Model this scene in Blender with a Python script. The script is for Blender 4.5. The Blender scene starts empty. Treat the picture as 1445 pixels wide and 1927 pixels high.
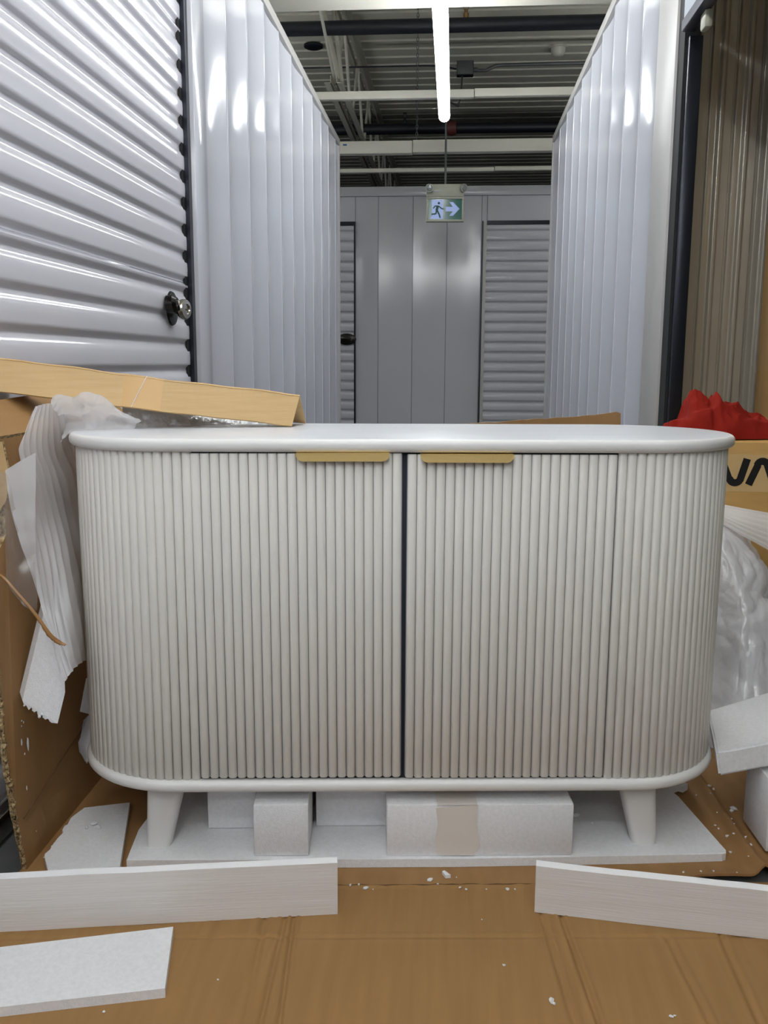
import bpy, bmesh, math, random
from mathutils import Vector, Matrix, noise
random.seed(7)
S = bpy.context.scene
COL = S.collection
PI = math.pi

# ------------------------------------------------------------------ camera
cam_d = bpy.data.cameras.new('camera')
cam = bpy.data.objects.new('camera', cam_d)
COL.objects.link(cam)
cam_d.sensor_fit = 'HORIZONTAL'
cam_d.sensor_width = 36.0
cam_d.lens = 36.0 * 1675.8 / 1445.0
cam_d.clip_start = 0.05
RT = Vector((0.99701451, 0.07707076, 0.00470858))
DN = Vector((0.01731147, -0.16368627, -0.98636054))
FW = Vector((-0.07524883, 0.98349728, -0.16453179))
cam.matrix_world = Matrix(((RT.x, -DN.x, -FW.x, 0.0), (RT.y, -DN.y, -FW.y, 0.0),
                           (RT.z, -DN.z, -FW.z, 0.88), (0, 0, 0, 1)))
S.camera = cam

# ------------------------------------------------------------------ world, exposure
w = bpy.data.worlds.new('dim_hall')
S.world = w
w.use_nodes = True
w.node_tree.nodes['Background'].inputs[0].default_value = (0.75, 0.8, 0.9, 1)
w.node_tree.nodes['Background'].inputs[1].default_value = 0.05
S.view_settings.view_transform = 'Standard'
S.view_settings.look = 'None'
S.view_settings.gamma = 1.0
S.view_settings.use_curve_mapping = False
S.view_settings.exposure = 0.72
TUBE = 17.0          # emission strength of the strip lights

# ------------------------------------------------------------------ materials
def lin(r, g, b):
    f = lambda c: (c / 255 / 12.92) if c <= 10 else ((c / 255 + 0.055) / 1.055) ** 2.4
    return (f(r), f(g), f(b), 1)

def mat(name, col, rough=0.5, metal=0.0, bump=None, col2=None, cscale=(8, 8, 8), spec=0.5, emit=None, coat=0.0):
    """bump = (kind, scale vector, strength, distance)"""
    m = bpy.data.materials.new(name)
    m.use_nodes = True
    nt = m.node_tree
    b = nt.nodes['Principled BSDF']
    b.inputs['Base Color'].default_value = col
    b.inputs['Roughness'].default_value = rough
    b.inputs['Metallic'].default_value = metal
    b.inputs['Specular IOR Level'].default_value = spec
    b.inputs['Coat Weight'].default_value = coat
    b.inputs['Coat Roughness'].default_value = 0.12
    if emit:
        b.inputs['Emission Color'].default_value = emit[0]
        b.inputs['Emission Strength'].default_value = emit[1]
    tc = nt.nodes.new('ShaderNodeTexCoord')
    if col2 is not None:
        mp = nt.nodes.new('ShaderNodeMapping'); mp.inputs['Scale'].default_value = cscale
        nz = nt.nodes.new('ShaderNodeTexNoise'); nz.inputs['Scale'].default_value = 1.0
        nz.inputs['Detail'].default_value = 4.0
        rp = nt.nodes.new('ShaderNodeValToRGB')
        rp.color_ramp.elements[0].position = 0.35; rp.color_ramp.elements[1].position = 0.68
        rp.color_ramp.elements[0].color = col; rp.color_ramp.elements[1].color = col2
        nt.links.new(tc.outputs['Object'], mp.inputs[0]); nt.links.new(mp.outputs[0], nz.inputs[0])
        nt.links.new(nz.outputs[0], rp.inputs[0]); nt.links.new(rp.outputs[0], b.inputs['Base Color'])
    if bump:
        kind, sc, st, dist = bump
        mp = nt.nodes.new('ShaderNodeMapping'); mp.inputs['Scale'].default_value = sc
        nt.links.new(tc.outputs['Object'], mp.inputs[0])
        if kind == 'voronoi':
            tx = nt.nodes.new('ShaderNodeTexVoronoi'); tx.inputs['Scale'].default_value = 1.0
        else:
            tx = nt.nodes.new('ShaderNodeTexNoise'); tx.inputs['Scale'].default_value = 1.0
            tx.inputs['Detail'].default_value = 3.0
        nt.links.new(mp.outputs[0], tx.inputs[0])
        bp = nt.nodes.new('ShaderNodeBump'); bp.inputs['Strength'].default_value = st
        bp.inputs['Distance'].default_value = dist
        nt.links.new(tx.outputs[0], bp.inputs['Height']); nt.links.new(bp.outputs[0], b.inputs['Normal'])
    return m

M = {}
M['wall_white'] = mat('white_enamel_steel', lin(197, 199, 206), 0.13, bump=('noise', (3, 3, 1.2), 0.2, 0.008))
M['door_white'] = mat('white_enamel_door', lin(212, 212, 219), 0.14, bump=('noise', (2, 1.5, 3), 0.1, 0.004))
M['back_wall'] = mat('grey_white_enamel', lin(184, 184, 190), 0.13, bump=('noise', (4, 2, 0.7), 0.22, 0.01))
M['trim'] = mat('satin_trim', lin(178, 176, 173), 0.4)
M['guide'] = mat('black_guide', lin(38, 42, 50), 0.3, 0.6)
M['dark'] = mat('dark_rubber', lin(18, 18, 20), 0.7)
M['galv'] = mat('beige_galvanised', lin(176, 171, 158), 0.22, 0.2, bump=('noise', (260, 260, 260), 0.15, 0.0015))
M['deck'] = mat('painted_deck', lin(214, 212, 198), 0.6)
M['steel_white'] = mat('painted_steel', lin(200, 198, 186), 0.45)
M['pipe_black'] = mat('black_pipe', lin(20, 22, 32), 0.45)
M['pipe_grey'] = mat('grey_conduit', lin(96, 98, 100), 0.4, 0.5)
M['red_iron'] = mat('red_coupling', lin(96, 44, 40), 0.5)
M['brass'] = mat('brass', lin(150, 120, 80), 0.4, 0.8)
M['concrete'] = mat('concrete', lin(112, 114, 112), 0.5, col2=lin(92, 94, 94), cscale=(9, 9, 9), bump=('noise', (60, 60, 60), 0.2, 0.003))
M['hall'] = mat('dark_hall', lin(70, 70, 72), 0.8)
M['sb_paint'] = mat('white_painted_wood', lin(232, 231, 228), 0.42)
M['sb_top'] = mat('white_brushed_top', lin(228, 230, 234), 0.3, bump=('noise', (3, 160, 10), 0.35, 0.0012), col2=lin(219, 222, 227), cscale=(4, 190, 10))
M['sb_rod'] = mat('offwhite_rod_paint', lin(227, 224, 217), 0.5, bump=('noise', (300, 300, 60), 0.2, 0.0006))
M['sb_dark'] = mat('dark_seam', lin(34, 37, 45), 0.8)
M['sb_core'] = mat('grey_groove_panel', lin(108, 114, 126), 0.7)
M['gold'] = mat('brushed_gold', lin(255, 222, 148), 0.36, 0.75, bump=('noise', (8, 8, 900), 0.15, 0.0005))
M['eps'] = mat('polystyrene', lin(236, 236, 238), 0.6, bump=('voronoi', (420, 420, 420), 0.3, 0.0012), col2=lin(228, 228, 229), cscale=(160, 160, 160))
M['eps_white'] = mat('polystyrene_whiter_edge', lin(250, 250, 252), 0.6, bump=('voronoi', (420, 420, 420), 0.2, 0.001))  # whiter tone for the tops and ends of the standing boards
M['eps_cut'] = mat('polystyrene_wire_cut', lin(231, 228, 225), 0.6, bump=('noise', (14, 200, 420), 0.35, 0.0012), col2=lin(226, 221, 216), cscale=(3, 40, 60))
M['card'] = mat('brown_cardboard', lin(157, 119, 71), 0.75, col2=lin(150, 112, 65), cscale=(60, 5, 12), bump=('noise', (230, 6, 20), 0.18, 0.001))
M['card_in'] = mat('brown_cardboard_inner', lin(160, 121, 76), 0.75, col2=lin(148, 110, 66), cscale=(30, 12, 2), bump=('noise', (40, 160, 6), 0.25, 0.0012))
M['card_light'] = mat('tan_cardboard', lin(206, 173, 122), 0.6, col2=lin(199, 165, 113), cscale=(5, 30, 200), bump=('noise', (6, 40, 420), 0.2, 0.0008))
M['card_tape'] = mat('brown_tape', lin(158, 112, 60), 0.35)
M['card_tape2'] = mat('tan_tape', lin(204, 162, 100), 0.35)
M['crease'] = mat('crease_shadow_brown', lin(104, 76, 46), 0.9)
M['card_edge'] = mat('torn_fluting', lin(196, 172, 128), 0.85, bump=('voronoi', (170, 170, 170), 0.9, 0.004), col2=lin(128, 98, 60), cscale=(120, 120, 120))
M['card_box'] = mat('ochre_box', lin(200, 158, 92), 0.55, col2=lin(192, 150, 84), cscale=(6, 6, 60))
M['box_band'] = mat('pale_paper_band', lin(214, 180, 124), 0.5)
M['print_black'] = mat('black_print', lin(20, 19, 19), 0.5)
M['tall_card'] = mat('wrapped_tan_carton', lin(204, 160, 92), 0.22, bump=('noise', (20, 20, 6), 0.4, 0.004))
M['red'] = mat('red_cotton', lin(142, 30, 18), 0.85, bump=('noise', (90, 90, 90), 0.4, 0.002), spec=0.2)
M['chrome'] = mat('dark_chrome', lin(170, 166, 158), 0.14, 1.0)
M['latch_black'] = mat('latch_dark', lin(52, 50, 48), 0.22, 0.9)
M['sign_box'] = mat('cream_plastic', lin(160, 160, 142), 0.45)
M['sign_green'] = mat('sign_green', lin(4, 78, 66), 0.12, emit=(lin(0, 90, 74), 0.08))
M['sign_figure'] = mat('sign_figure_green', lin(6, 70, 66), 0.5)
M['sign_blue'] = mat('sign_pictogram', lin(140, 160, 205), 0.3, emit=(lin(150, 175, 240), 0.12))
M['tube'] = mat('tube_glow', lin(255, 255, 255), 0.4, emit=((0.95, 0.98, 1.0, 1), TUBE))
M['lens'] = mat('lamp_lens', lin(120, 124, 124), 0.1, spec=0.8)
M['grey_plate'] = mat('pale_plate', lin(206, 214, 224), 0.3)
M['bar_dark'] = mat('bottom_bar', lin(78, 78, 92), 0.35, 0.5)
M['logo_blue'] = mat('logo_blue', lin(30, 90, 130), 0.5)
M['tape_clear'] = mat('clear_tape_on_foam', lin(226, 219, 211), 0.3)

def sheet_mat(name, col, alpha, trans, rough=0.5, gloss=0.12, bump=None):
    """thin translucent foam or film: diffuse + translucent + glossy, partly see-through"""
    m = bpy.data.materials.new(name)
    m.use_nodes = True
    nt = m.node_tree
    for n in list(nt.nodes):
        nt.nodes.remove(n)
    out = nt.nodes.new('ShaderNodeOutputMaterial')
    d = nt.nodes.new('ShaderNodeBsdfDiffuse'); d.inputs[0].default_value = col
    t = nt.nodes.new('ShaderNodeBsdfTranslucent'); t.inputs[0].default_value = col
    g = nt.nodes.new('ShaderNodeBsdfGlossy'); g.inputs['Roughness'].default_value = rough
    g.inputs[0].default_value = (1, 1, 1, 1)
    tr = nt.nodes.new('ShaderNodeBsdfTransparent')
    m1 = nt.nodes.new('ShaderNodeMixShader'); m1.inputs[0].default_value = trans
    m2 = nt.nodes.new('ShaderNodeMixShader'); m2.inputs[0].default_value = gloss
    m3 = nt.nodes.new('ShaderNodeMixShader'); m3.inputs[0].default_value = alpha
    L = nt.links.new
    L(d.outputs[0], m1.inputs[1]); L(t.outputs[0], m1.inputs[2])
    L(m1.outputs[0], m2.inputs[1]); L(g.outputs[0], m2.inputs[2])
    L(tr.outputs[0], m3.inputs[1]); L(m2.outputs[0], m3.inputs[2])
    L(m3.outputs[0], out.inputs[0])
    if bump:
        tc = nt.nodes.new('ShaderNodeTexCoord')
        nz = nt.nodes.new('ShaderNodeTexNoise'); nz.inputs['Scale'].default_value = bump[0]
        nz.inputs['Detail'].default_value = 5
        bp = nt.nodes.new('ShaderNodeBump'); bp.inputs['Strength'].default_value = bump[1]
        bp.inputs['Distance'].default_value = bump[2]
        L(tc.outputs['Object'], nz.inputs[0]); L(nz.outputs[0], bp.inputs['Height'])
        for n in (d, t, g):
            L(bp.outputs[0], n.inputs['Normal'])
    return m
M['foam_sheet'] = sheet_mat('translucent_foam_sheet', lin(248, 248, 250), 0.78, 0.4, 0.5, 0.04, (60, 0.2, 0.002))
M['bag'] = sheet_mat('white_plastic_bag', lin(236, 236, 240), 0.95, 0.3, 0.3, 0.1, (16, 0.7, 0.012))
M['film'] = sheet_mat('clear_film', lin(210, 208, 205), 0.26, 0.3, 0.3, 0.25, (30, 0.4, 0.004))
M['film_grey'] = sheet_mat('grey_clear_film', lin(200, 200, 198), 0.93, 0.3, 0.2, 0.25, (45, 0.8, 0.008))

# ------------------------------------------------------------------ helpers
def link(o, parent=None):
    COL.objects.link(o)
    if parent:
        o.parent = parent
    return o

def tag(o, label=None, cat=None, group=None, kind=None):
    if label: o['label'] = label
    if cat: o['category'] = cat
    if group: o['group'] = group
    if kind: o['kind'] = kind
    return o

def empty(name, loc=(0, 0, 0), rz=0.0):
    o = bpy.data.objects.new(name, None)
    o.empty_display_size = 0.1
    o.location = loc
    o.rotation_euler = (0, 0, rz)
    return link(o)

def obj(name, bm, material, parent=None, smooth=False, auto=None):
    me = bpy.data.meshes.new(name)
    bmesh.ops.recalc_face_normals(bm, faces=bm.faces)
    if smooth:
        for f in bm.faces: f.smooth = True
        if auto is not None:
            for e in bm.edges:
                if len(e.link_faces) == 2 and e.calc_face_angle(0) > auto:
                    e.smooth = False
    bm.to_mesh(me)
    bm.free()
    mats = material if isinstance(material, (list, tuple)) else [material]
    for k in mats:
        me.materials.append(M[k])
    o = bpy.data.objects.new(name, me)
    return link(o, parent)

def raw(name, verts, faces, material, parent=None, smooth=False, sharp=None):
    bm = bmesh.new()
    vs = [bm.verts.new(v) for v in verts]
    for f in faces:
        try: bm.faces.new([vs[i] for i in f])
        except ValueError: pass
    return obj(name, bm, material, parent, smooth, sharp)

def add_box(bm, lo, hi, bevel=0.0, mi=0):
    r = bmesh.ops.create_cube(bm, size=1.0)
    vs = r['verts']
    for v in vs:
        v.co = Vector([lo[i] + (v.co[i] + 0.5) * (hi[i] - lo[i]) for i in range(3)])
    if bevel > 0:
        es = list({e for v in vs for e in v.link_edges})
        bmesh.ops.bevel(bm, geom=es, offset=bevel, segments=2, affect='EDGES', profile=0.5)
    return bm

def box(name, lo, hi, material, parent=None, bevel=0.0):
    return obj(name, add_box(bmesh.new(), lo, hi, bevel), material, parent, smooth=bevel > 0, auto=0.6)

def add_prism(bm, poly, n, cap=True):
    """poly: list of 3D points; n: extrusion vector"""
    a = [bm.verts.new(Vector(p)) for p in poly]
    b = [bm.verts.new(Vector(p) + Vector(n)) for p in poly]
    k = len(poly)
    fs = []
    if cap:
        bm.faces.new(a); bm.faces.new(list(reversed(b)))
    for i in range(k):
        fs.append(bm.faces.new((a[i], b[i], b[(i + 1) % k], a[(i + 1) % k])))
    return fs

def add_tube(bm, pts, r, seg=10, closed_ends=True):
    pts = [Vector(p) for p in pts]
    rings = []
    up = Vector((0, 0, 1))
    for i, p in enumerate(pts):
        d = (pts[min(i + 1, len(pts) - 1)] - pts[max(i - 1, 0)]).normalized()
        u = d.cross(up)
        if u.length < 0.05: u = d.cross(Vector((1, 0, 0)))
        u.normalize(); v = d.cross(u).normalized()
        rr = r[i] if isinstance(r, (list, tuple)) else r
        rings.append([bm.verts.new(p + (u * math.cos(2 * PI * k / seg) + v * math.sin(2 * PI * k / seg)) * rr) for k in range(seg)])
    for a, b in zip(rings, rings[1:]):
        for k in range(seg):
            bm.faces.new((a[k], a[(k + 1) % seg], b[(k + 1) % seg], b[k]))
    if closed_ends:
        bm.faces.new(rings[0]); bm.faces.new(list(reversed(rings[-1])))
    return bm

def tube(name, pts, r, material, parent=None, seg=12):
    return obj(name, add_tube(bmesh.new(), pts, r, seg), material, parent, smooth=True, auto=0.9)

def add_lathe(bm, prof, axis_o, axis_d, seg=24):
    """prof: (radius, height along axis)"""
    o = Vector(axis_o); d = Vector(axis_d).normalized()
    u = d.orthogonal().normalized(); v = d.cross(u)
    rings = []
    for r, h in prof:
        rings.append([bm.verts.new(o + d * h + (u * math.cos(2 * PI * k / seg) + v * math.sin(2 * PI * k / seg)) * max(r, 1e-4)) for k in range(seg)])
    for a, b in zip(rings, rings[1:]):
        for k in range(seg):
            bm.faces.new((a[k], a[(k + 1) % seg], b[(k + 1) % seg], b[k]))
    bm.faces.new(rings[0]); bm.faces.new(list(reversed(rings[-1])))
    return bm

def lathe(name, prof, o, d, material, parent=None, seg=24):
    return obj(name, add_lathe(bmesh.new(), prof, o, d, seg), material, parent, smooth=True, auto=0.7)

def strip_mesh(name, prof, axis, a, b, material, parent=None, smooth=True, auto=0.5, back=None):
    """prof: list of 2-D points; extruded from a to b along axis ('x','y','z').
    For axis z the profile is (x,y); for y it is (x,z); for x it is (y,z)."""
    def P(p, t):
        return {'z': (p[0], p[1], t), 'y': (p[0], t, p[1]), 'x': (t, p[0], p[1])}[axis]
    bm = bmesh.new()
    va = [bm.verts.new(P(p, a)) for p in prof]
    vb = [bm.verts.new(P(p, b)) for p in prof]
    for i in range(len(prof) - 1):
        bm.faces.new((va[i], va[i + 1], vb[i + 1], vb[i]))
    if back:                      # give the sheet a thickness: offset copy closes the profile
        wa = [bm.verts.new(P((p[0] + back[0], p[1] + back[1]), a)) for p in prof]
        wb = [bm.verts.new(P((p[0] + back[0], p[1] + back[1]), b)) for p in prof]
        for i in range(len(prof) - 1):
            bm.faces.new((wa[i + 1], wa[i], wb[i], wb[i + 1]))
            bm.faces.new((va[i + 1], va[i], wa[i], wa[i + 1]))
            bm.faces.new((vb[i], vb[i + 1], wb[i + 1], wb[i]))
        bm.faces.new((va[0], vb[0], wb[0], wa[0]))
        bm.faces.new((va[-1], wa[-1], wb[-1], vb[-1]))
    return obj(name, bm, material, parent, smooth, auto)

def catmull(P, t):
    n = len(P) - 1
    x = min(max(t, 0), 1) * n
    i = min(int(x), n - 1); f = x - i
    p0 = P[max(i - 1, 0)]; p1 = P[i]; p2 = P[i + 1]; p3 = P[min(i + 2, n)]
    return 0.5 * ((2 * p1) + (p2 - p0) * f + (2 * p0 - 5 * p1 + 4 * p2 - p3) * f * f + (3 * p1 - p0 - 3 * p2 + p3) * f ** 3)

def patch(name, rows, nu, nv, material, parent=None, disp=None, thick=0.0, jag=0.0):
    """smooth sheet through a net of control points; disp(u, v, p) -> offset vector"""
    rows = [[Vector(p) for p in r] for r in rows]
    pts = []
    for j in range(nv + 1):
        v = j / nv
        line = []
        ctrl = None
        for i in range(nu + 1):
            u = i / nu
            c = [catmull(r, u) for r in rows]
            p = catmull(c, v)
            line.append(p)
        pts.append(line)
    nrm = []
    for j in range(nv + 1):
        for i in range(nu + 1):
            du = pts[j][min(i + 1, nu)] - pts[j][max(i - 1, 0)]
            dv = pts[min(j + 1, nv)][i] - pts[max(j - 1, 0)][i]
            n = du.cross(dv)
            nrm.append(n.normalized() if n.length > 1e-9 else Vector((0, -1, 0)))
    verts = []
    for j in range(nv + 1):
        for i in range(nu + 1):
            p = pts[j][i]
            n = nrm[j * (nu + 1) + i]
            if disp: p = p + n * disp(i / nu, j / nv, p)
            verts.append(p)
    faces = [(j * (nu + 1) + i, j * (nu + 1) + i + 1, (j + 1) * (nu + 1) + i + 1, (j + 1) * (nu + 1) + i)
             for j in range(nv) for i in range(nu)]
    if thick > 0:
        N = len(verts)
        verts = verts + [verts[k] - nrm[k] * thick for k in range(N)]
        faces = faces + [tuple(N + q for q in reversed(f)) for f in faces]
        W = nu + 1
        rim = [i for i in range(W)] + [j * W + nu for j in range(1, nv + 1)] + \
              [nv * W + i for i in range(nu - 1, -1, -1)] + [j * W for j in range(nv - 1, 0, -1)]
        for a, b in zip(rim, rim[1:] + rim[:1]):
            faces.append((b, a, N + a, N + b))
    bm = bmesh.new()
    vs = [bm.verts.new(v) for v in verts]
    for f in faces:
        bm.faces.new([vs[q] for q in f])
    return obj(name, bm, material, parent, smooth=True)

def nz(p, s, seed=0.0):
    return noise.noise(Vector((p.x * s + seed, p.y * s - seed, p.z * s + 2 * seed)))

def ridged(p, s, seed=0.0):
    return 1.0 - 2.0 * abs(noise.noise(Vector((p.x * s + seed, p.y * s, p.z * s - seed))))

def copy_obj(o, parent=None):
    c = o.copy()
    COL.objects.link(c)
    c.parent = parent
    return c

# ================================================================== SETTING
WT = 2.38            # height of the corridor walls
XL, XR = -0.805, 0.638
YE, YB = 6.33, 8.0   # end of the side walls, back wall

f = box('floor', (-7, -6, -0.1), (7, 16, 0.0), 'concrete'); tag(f, kind='structure')

# ribbed deck ceiling: ribs run across the corridor
prof = []
y = -6.0
while y < 16:
    prof += [(y, 3.83), (y + 0.175, 3.83), (y + 0.185, 3.865), (y + 0.215, 3.865)]
    y += 0.225
prof.append((y, 3.83))
c = strip_mesh('ceiling', prof, 'x', -7, 7, 'deck', smooth=False, back=(0, 0.06)); tag(c, kind='structure')
for nm, lo, hi in (('wall_hall_left', (-7.1, -6, 0), (-7, 16, 3.9)), ('wall_hall_right', (7, -6, 0), (7.1, 16, 3.9)),
                   ('wall_hall_far', (-7, 16, 0), (7, 16.1, 3.9)), ('wall_hall_rear', (-7, -6.1, 0), (7, -6, 3.9))):
    tag(box(nm, lo, hi, 'hall'), kind='structure')

def ribbed_wall(name, x, sgn, ys):
    """corridor wall of lapped steel panels; each panel bows away from the corridor"""
    w = tag(empty(name, (x, ys[0], 0)), kind='structure')
    for a, b in zip(ys, ys[1:]):
        L = b - a
        pr = []
        N = 14
        for i in range(N + 1):
            t = i / N
            pr.append((sgn * (0.002 + 0.012 * math.sin(PI * t ** 0.75)), a + 0.006 + t * (L - 0.006) - ys[0]))
        pr = [(sgn * 0.001, a - ys[0]), (sgn * -0.001, a + 0.0015 - ys[0]), (sgn * -0.001, a + 0.004 - ys[0])] + pr
        p = strip_mesh('panel', pr, 'z', 0, WT - 0.03, 'wall_white', w, smooth=True, auto=0.35, back=(sgn * 0.012, 0))
    return w

ysl = [2.93 + 0.324 * i for i in range(11)] + [YE]
ysl = [2.93, 3.25, 3.58, 3.90, 4.22, 4.53, 4.86, 5.18, 5.51, 5.82, 6.15, YE]
wl = ribbed_wall('wall_left', XL, -1, ysl)
ysr = [3.10, 3.40, 3.71, 4.02, 4.33, 4.64, 4.98, 5.29, 5.61, 5.96, YE]
wr = ribbed_wall('wall_right', XR, 1, ysr)
# flat trims beside the doors, caps on the walls
tag(box('trim_1', (XL - 0.05, 2.82, 0), (XL + 0.004, 2.955, WT), 'wall_white', bevel=0.002), kind='structure')
tag(box('trim_2', (XR - 0.004, 2.865, 0), (XR + 0.05, 3.12, WT), 'trim', bevel=0.002), kind='structure')
tag(box('trim_3', (XL - 0.035, 2.955, WT - 0.042), (XL + 0.006, YE, WT), 'trim', bevel=0.002), kind='structure')
tag(box('trim_4', (XR - 0.006, 3.12, WT - 0.042), (XR + 0.035, YE, WT), 'trim', bevel=0.002), kind='structure')
tag(box('trim_5', (XL - 0.04, YE, 0), (XL + 0.006, YE + 0.02, WT), 'trim'), kind='structure')
tag(box('trim_6', (XR - 0.006, YE, 0), (XR + 0.04, YE + 0.02, WT), 'trim'), kind='structure')
# the corridor goes on behind the camera
ribbed_wall('wall_left_rear', XL, -1, [-5.9 + 0.5 * i for i in range(12)])
ribbed_wall('wall_right_rear', XR, 1, [-5.9 + 0.55 * i for i in range(12)])

# ---- corrugated roll-up curtains
def curtain_profile(z0, z1, x, sgn, pitch, depth, flat=0.52):
    """raised flats and rounded grooves; returns (x,z) list, groove away from the corridor"""
    pr = []
    z = z0
    while z < z1 - 1e-6:
        for t, d in ((0, 1), (0.07, 0.97), (0.13, 0.75), (0.19, 0.25), (0.25, 0.03), (0.30, 0), (0.30 + flat * 0.4, -0.06), (0.30 + flat * 0.75, 0), (0.30 + flat * 0.87, 0.1), (0.85, 0.45), (0.92, 0.9)):
            zz = z + t * pitch
            if zz <= z1: pr.append((x + sgn * depth * d, zz))
        z += pitch
    pr.append((x + sgn * depth, z1))
    return pr

def rollup_door(name, x, sgn, y0, y1, top, seams, pitch, depth=0.0095, mk='door_white'):
    d = tag(empty(name, (x, (y0 + y1) / 2, 0)), kind='structure')
    for a, b in zip(seams, seams[1:]):
        o = strip_mesh('curtain_section', curtain_profile(a, b - 0.0015, 0, sgn, pitch, depth), 'y', y0 - (y0 + y1) / 2, y1 - (y0 + y1) / 2, mk, d, auto=0.9, back=(sgn * 0.0015, 0.0))
    return d

d1 = rollup_door('door_1', -0.828, -1, -0.35, 2.79, WT, [0.06, 0.384, 1.124, 1.866, 2.38], 0.0785)
bm = add_box(bmesh.new(), (-0.012, -1.57, 0.012), (0.018, 1.57, 0.058), 0.003)
obj('bottom_bar', bm, 'chrome', d1, True, 0.6)
# latch of the left door
kx, ky, kz = 0.0, 2.60 - 1.22, 1.035
bm = bmesh.new()
add_lathe(bm, [(0.0, 0.0), (0.036, 0.001), (0.05, 0.004), (0.047, 0.009), (0.03, 0.013), (0.0, 0.014)], (kx + 0.002, ky, kz), (1, 0, 0), 28)
for v in bm.verts:
    if v.co.z > kz: v.co.z = kz + (v.co.z - kz) * 1.0
pl = obj('latch_plate', bm, 'latch_black', d1, True, 0.7)
add = bmesh.new(); add_lathe(add, [(0.027, 0), (0.027, 0.02), (0.018, 0.03), (0.0, 0.03)], (kx + 0.006, ky - 0.035, kz + 0.008), (1, 0, 0.1), 20)
obj('slide_bolt', add, 'latch_black', pl, True, 0.7)
bm = bmesh.new()
add_lathe(bm, [(0.012, 0.0), (0.014, 0.016), (0.026, 0.02), (0.029, 0.026), (0.027, 0.031), (0.029, 0.034), (0.026, 0.039), (0.015, 0.041), (0.013, 0.037), (0.005, 0.037), (0.0, 0.040)], (kx + 0.013, ky + 0.010, kz - 0.002), (1, -0.25, 0), 28)
obj('lock_cylinder', bm, 'chrome', pl, True, 0.5)
tag(box('trim_7', (-0.86, 2.79, 0), (-0.815, 2.822, WT), 'guide'), kind='structure')
tag(box('trim_8', (-0.835, 2.77, 0), (-0.829, 2.80, WT), 'dark'), kind='structure')
tag(box('trim_9', (-0.86, -0.42, 0), (-0.80, -0.35, WT), 'guide'), kind='structure')

# ---- open unit on the right: guide, rolled curtain, ribbed walls
tag(box('trim_10', (XR + 0.004, 2.79, 0), (XR + 0.05, 2.864, WT), 'dark'), kind='structure')
tag(box('trim_11', (XR + 0.012, 2.765, 0), (XR + 0.05, 2.80, 1.80), 'guide', bevel=0.003), kind='structure')
def rib_wall(name, length, ox, oy, rz, off=0.0):
    pr = []
    x = off
    pitch = 0.079
    while x < length:
        pr += [(x - 0.004, 0.0005), (x - 0.001, 0.0), (x + 0.001, -0.001), (x + 0.003, -0.003), (x + 0.006, -0.0085), (x + 0.0085, -0.010), (x + 0.0155, -0.010),
               (x + 0.018, -0.0085), (x + 0.021, -0.003), (x + 0.023, -0.001), (x + 0.025, 0.0), (x + 0.026, 0.0), (x + 0.045, 0.0),
               (x + 0.0460, 0.0), (x + 0.0475, 0.001), (x + 0.050, 0.010), (x + 0.055, 0.010), (x + 0.0575, 0.001), (x + 0.059, 0.0), (x + 0.060, 0.0), (x + 0.074, 0.0)]
        x += pitch
    pr.append((x, 0.0))
    o = strip_mesh(name, pr, 'z', 0, WT, 'galv', smooth=True, auto=1.0, back=(0, 0.03))
    o.location = (ox, oy, 0); o.rotation_euler = (0, 0, rz)
    return tag(o, kind='structure')
rib_wall('wall_unit_far', 2.4, XR + 0.055, 3.0, 0, 0.028)
rib_wall('wall_unit_side', 3.4, 3.05, 3.0, -PI / 2)
rib_wall('wall_unit_near', 2.4, 3.05, -0.2, PI)
d2 = tag(empty('door_2', (0.640, 1.3, 0)), kind='structure')
bm = add_box(bmesh.new(), (-0.014, -1.45, 1.832), (-0.008, 1.445, 1.94), 0.001)
obj('bottom_bar_plate', bm, 'grey_plate', d2, True, 0.6)
bm = add_box(bmesh.new(), (-0.020, -1.45, 1.800), (0.018, 1.445, 1.832), 0.005)
obj('bottom_bar', bm, 'bar_dark', d2, True, 0.6)
strip_mesh('curtain_section', curtain_profile(1.94, 2.38, -0.006, 1, 0.0785, 0.012), 'y', -1.45, 1.445, 'door_white', d2, auto=0.9, back=(0.002, 0))
lathe('curtain_roll', [(0.0, -1.45), (0.17, -1.45), (0.17, 1.445), (0.0, 1.445)], (0.2, 0, 2.42), (0, 1, 0), 'door_white', d2, 32)
bm = bmesh.new()
for yy in (1.35, 1.1): add_lathe(bm, [(0.0, 0), (0.007, 0), (0.007, 0.003), (0.0, 0.004)], (-0.014, yy, 1.87), (-1, 0, 0), 10)
obj('rivet', bm, 'chrome', d2, True)
bm = add_box(bmesh.new(), (0.0, 1.27, 1.755), (0.022, 1.32, 1.802), 0.008)
obj('pull_strap', bm, 'sign_box', d2, True, 0.6)

# ---- back wall across the corridor end
bw = tag(empty('wall_back', (0, YB, 0)), kind='structure')
def back_panel(x0, x1, z0, z1, n='panel'):
    g = 0.0022
    bm = bmesh.new()
    N = 8
    pr = []
    for i in range(N + 1):
        t = i / N
        pr.append((x0 + g + (x1 - x0 - 2 * g) * t, 0.004 * math.sin(PI * t)))
    pr.insert(0, (x0 + g, 0.012)); pr.append((x1 - g, 0.012))
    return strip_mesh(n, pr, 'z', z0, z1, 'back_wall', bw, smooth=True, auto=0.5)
for a, b in ((-0.872, -0.673), (-0.673, -0.372), (-0.372, -0.078), (-0.078, 0.218)):
    back_panel(a, b, 0, 2.30)
for a, b in ((-2.9, -1.9), (-1.9, -0.872), (0.218, 0.265), (0.265, 1.4), (1.4, 2.6)):
    back_panel(a, b, 2.095 if b < -0.8 or b > 0.3 else 0, 2.30)
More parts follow.
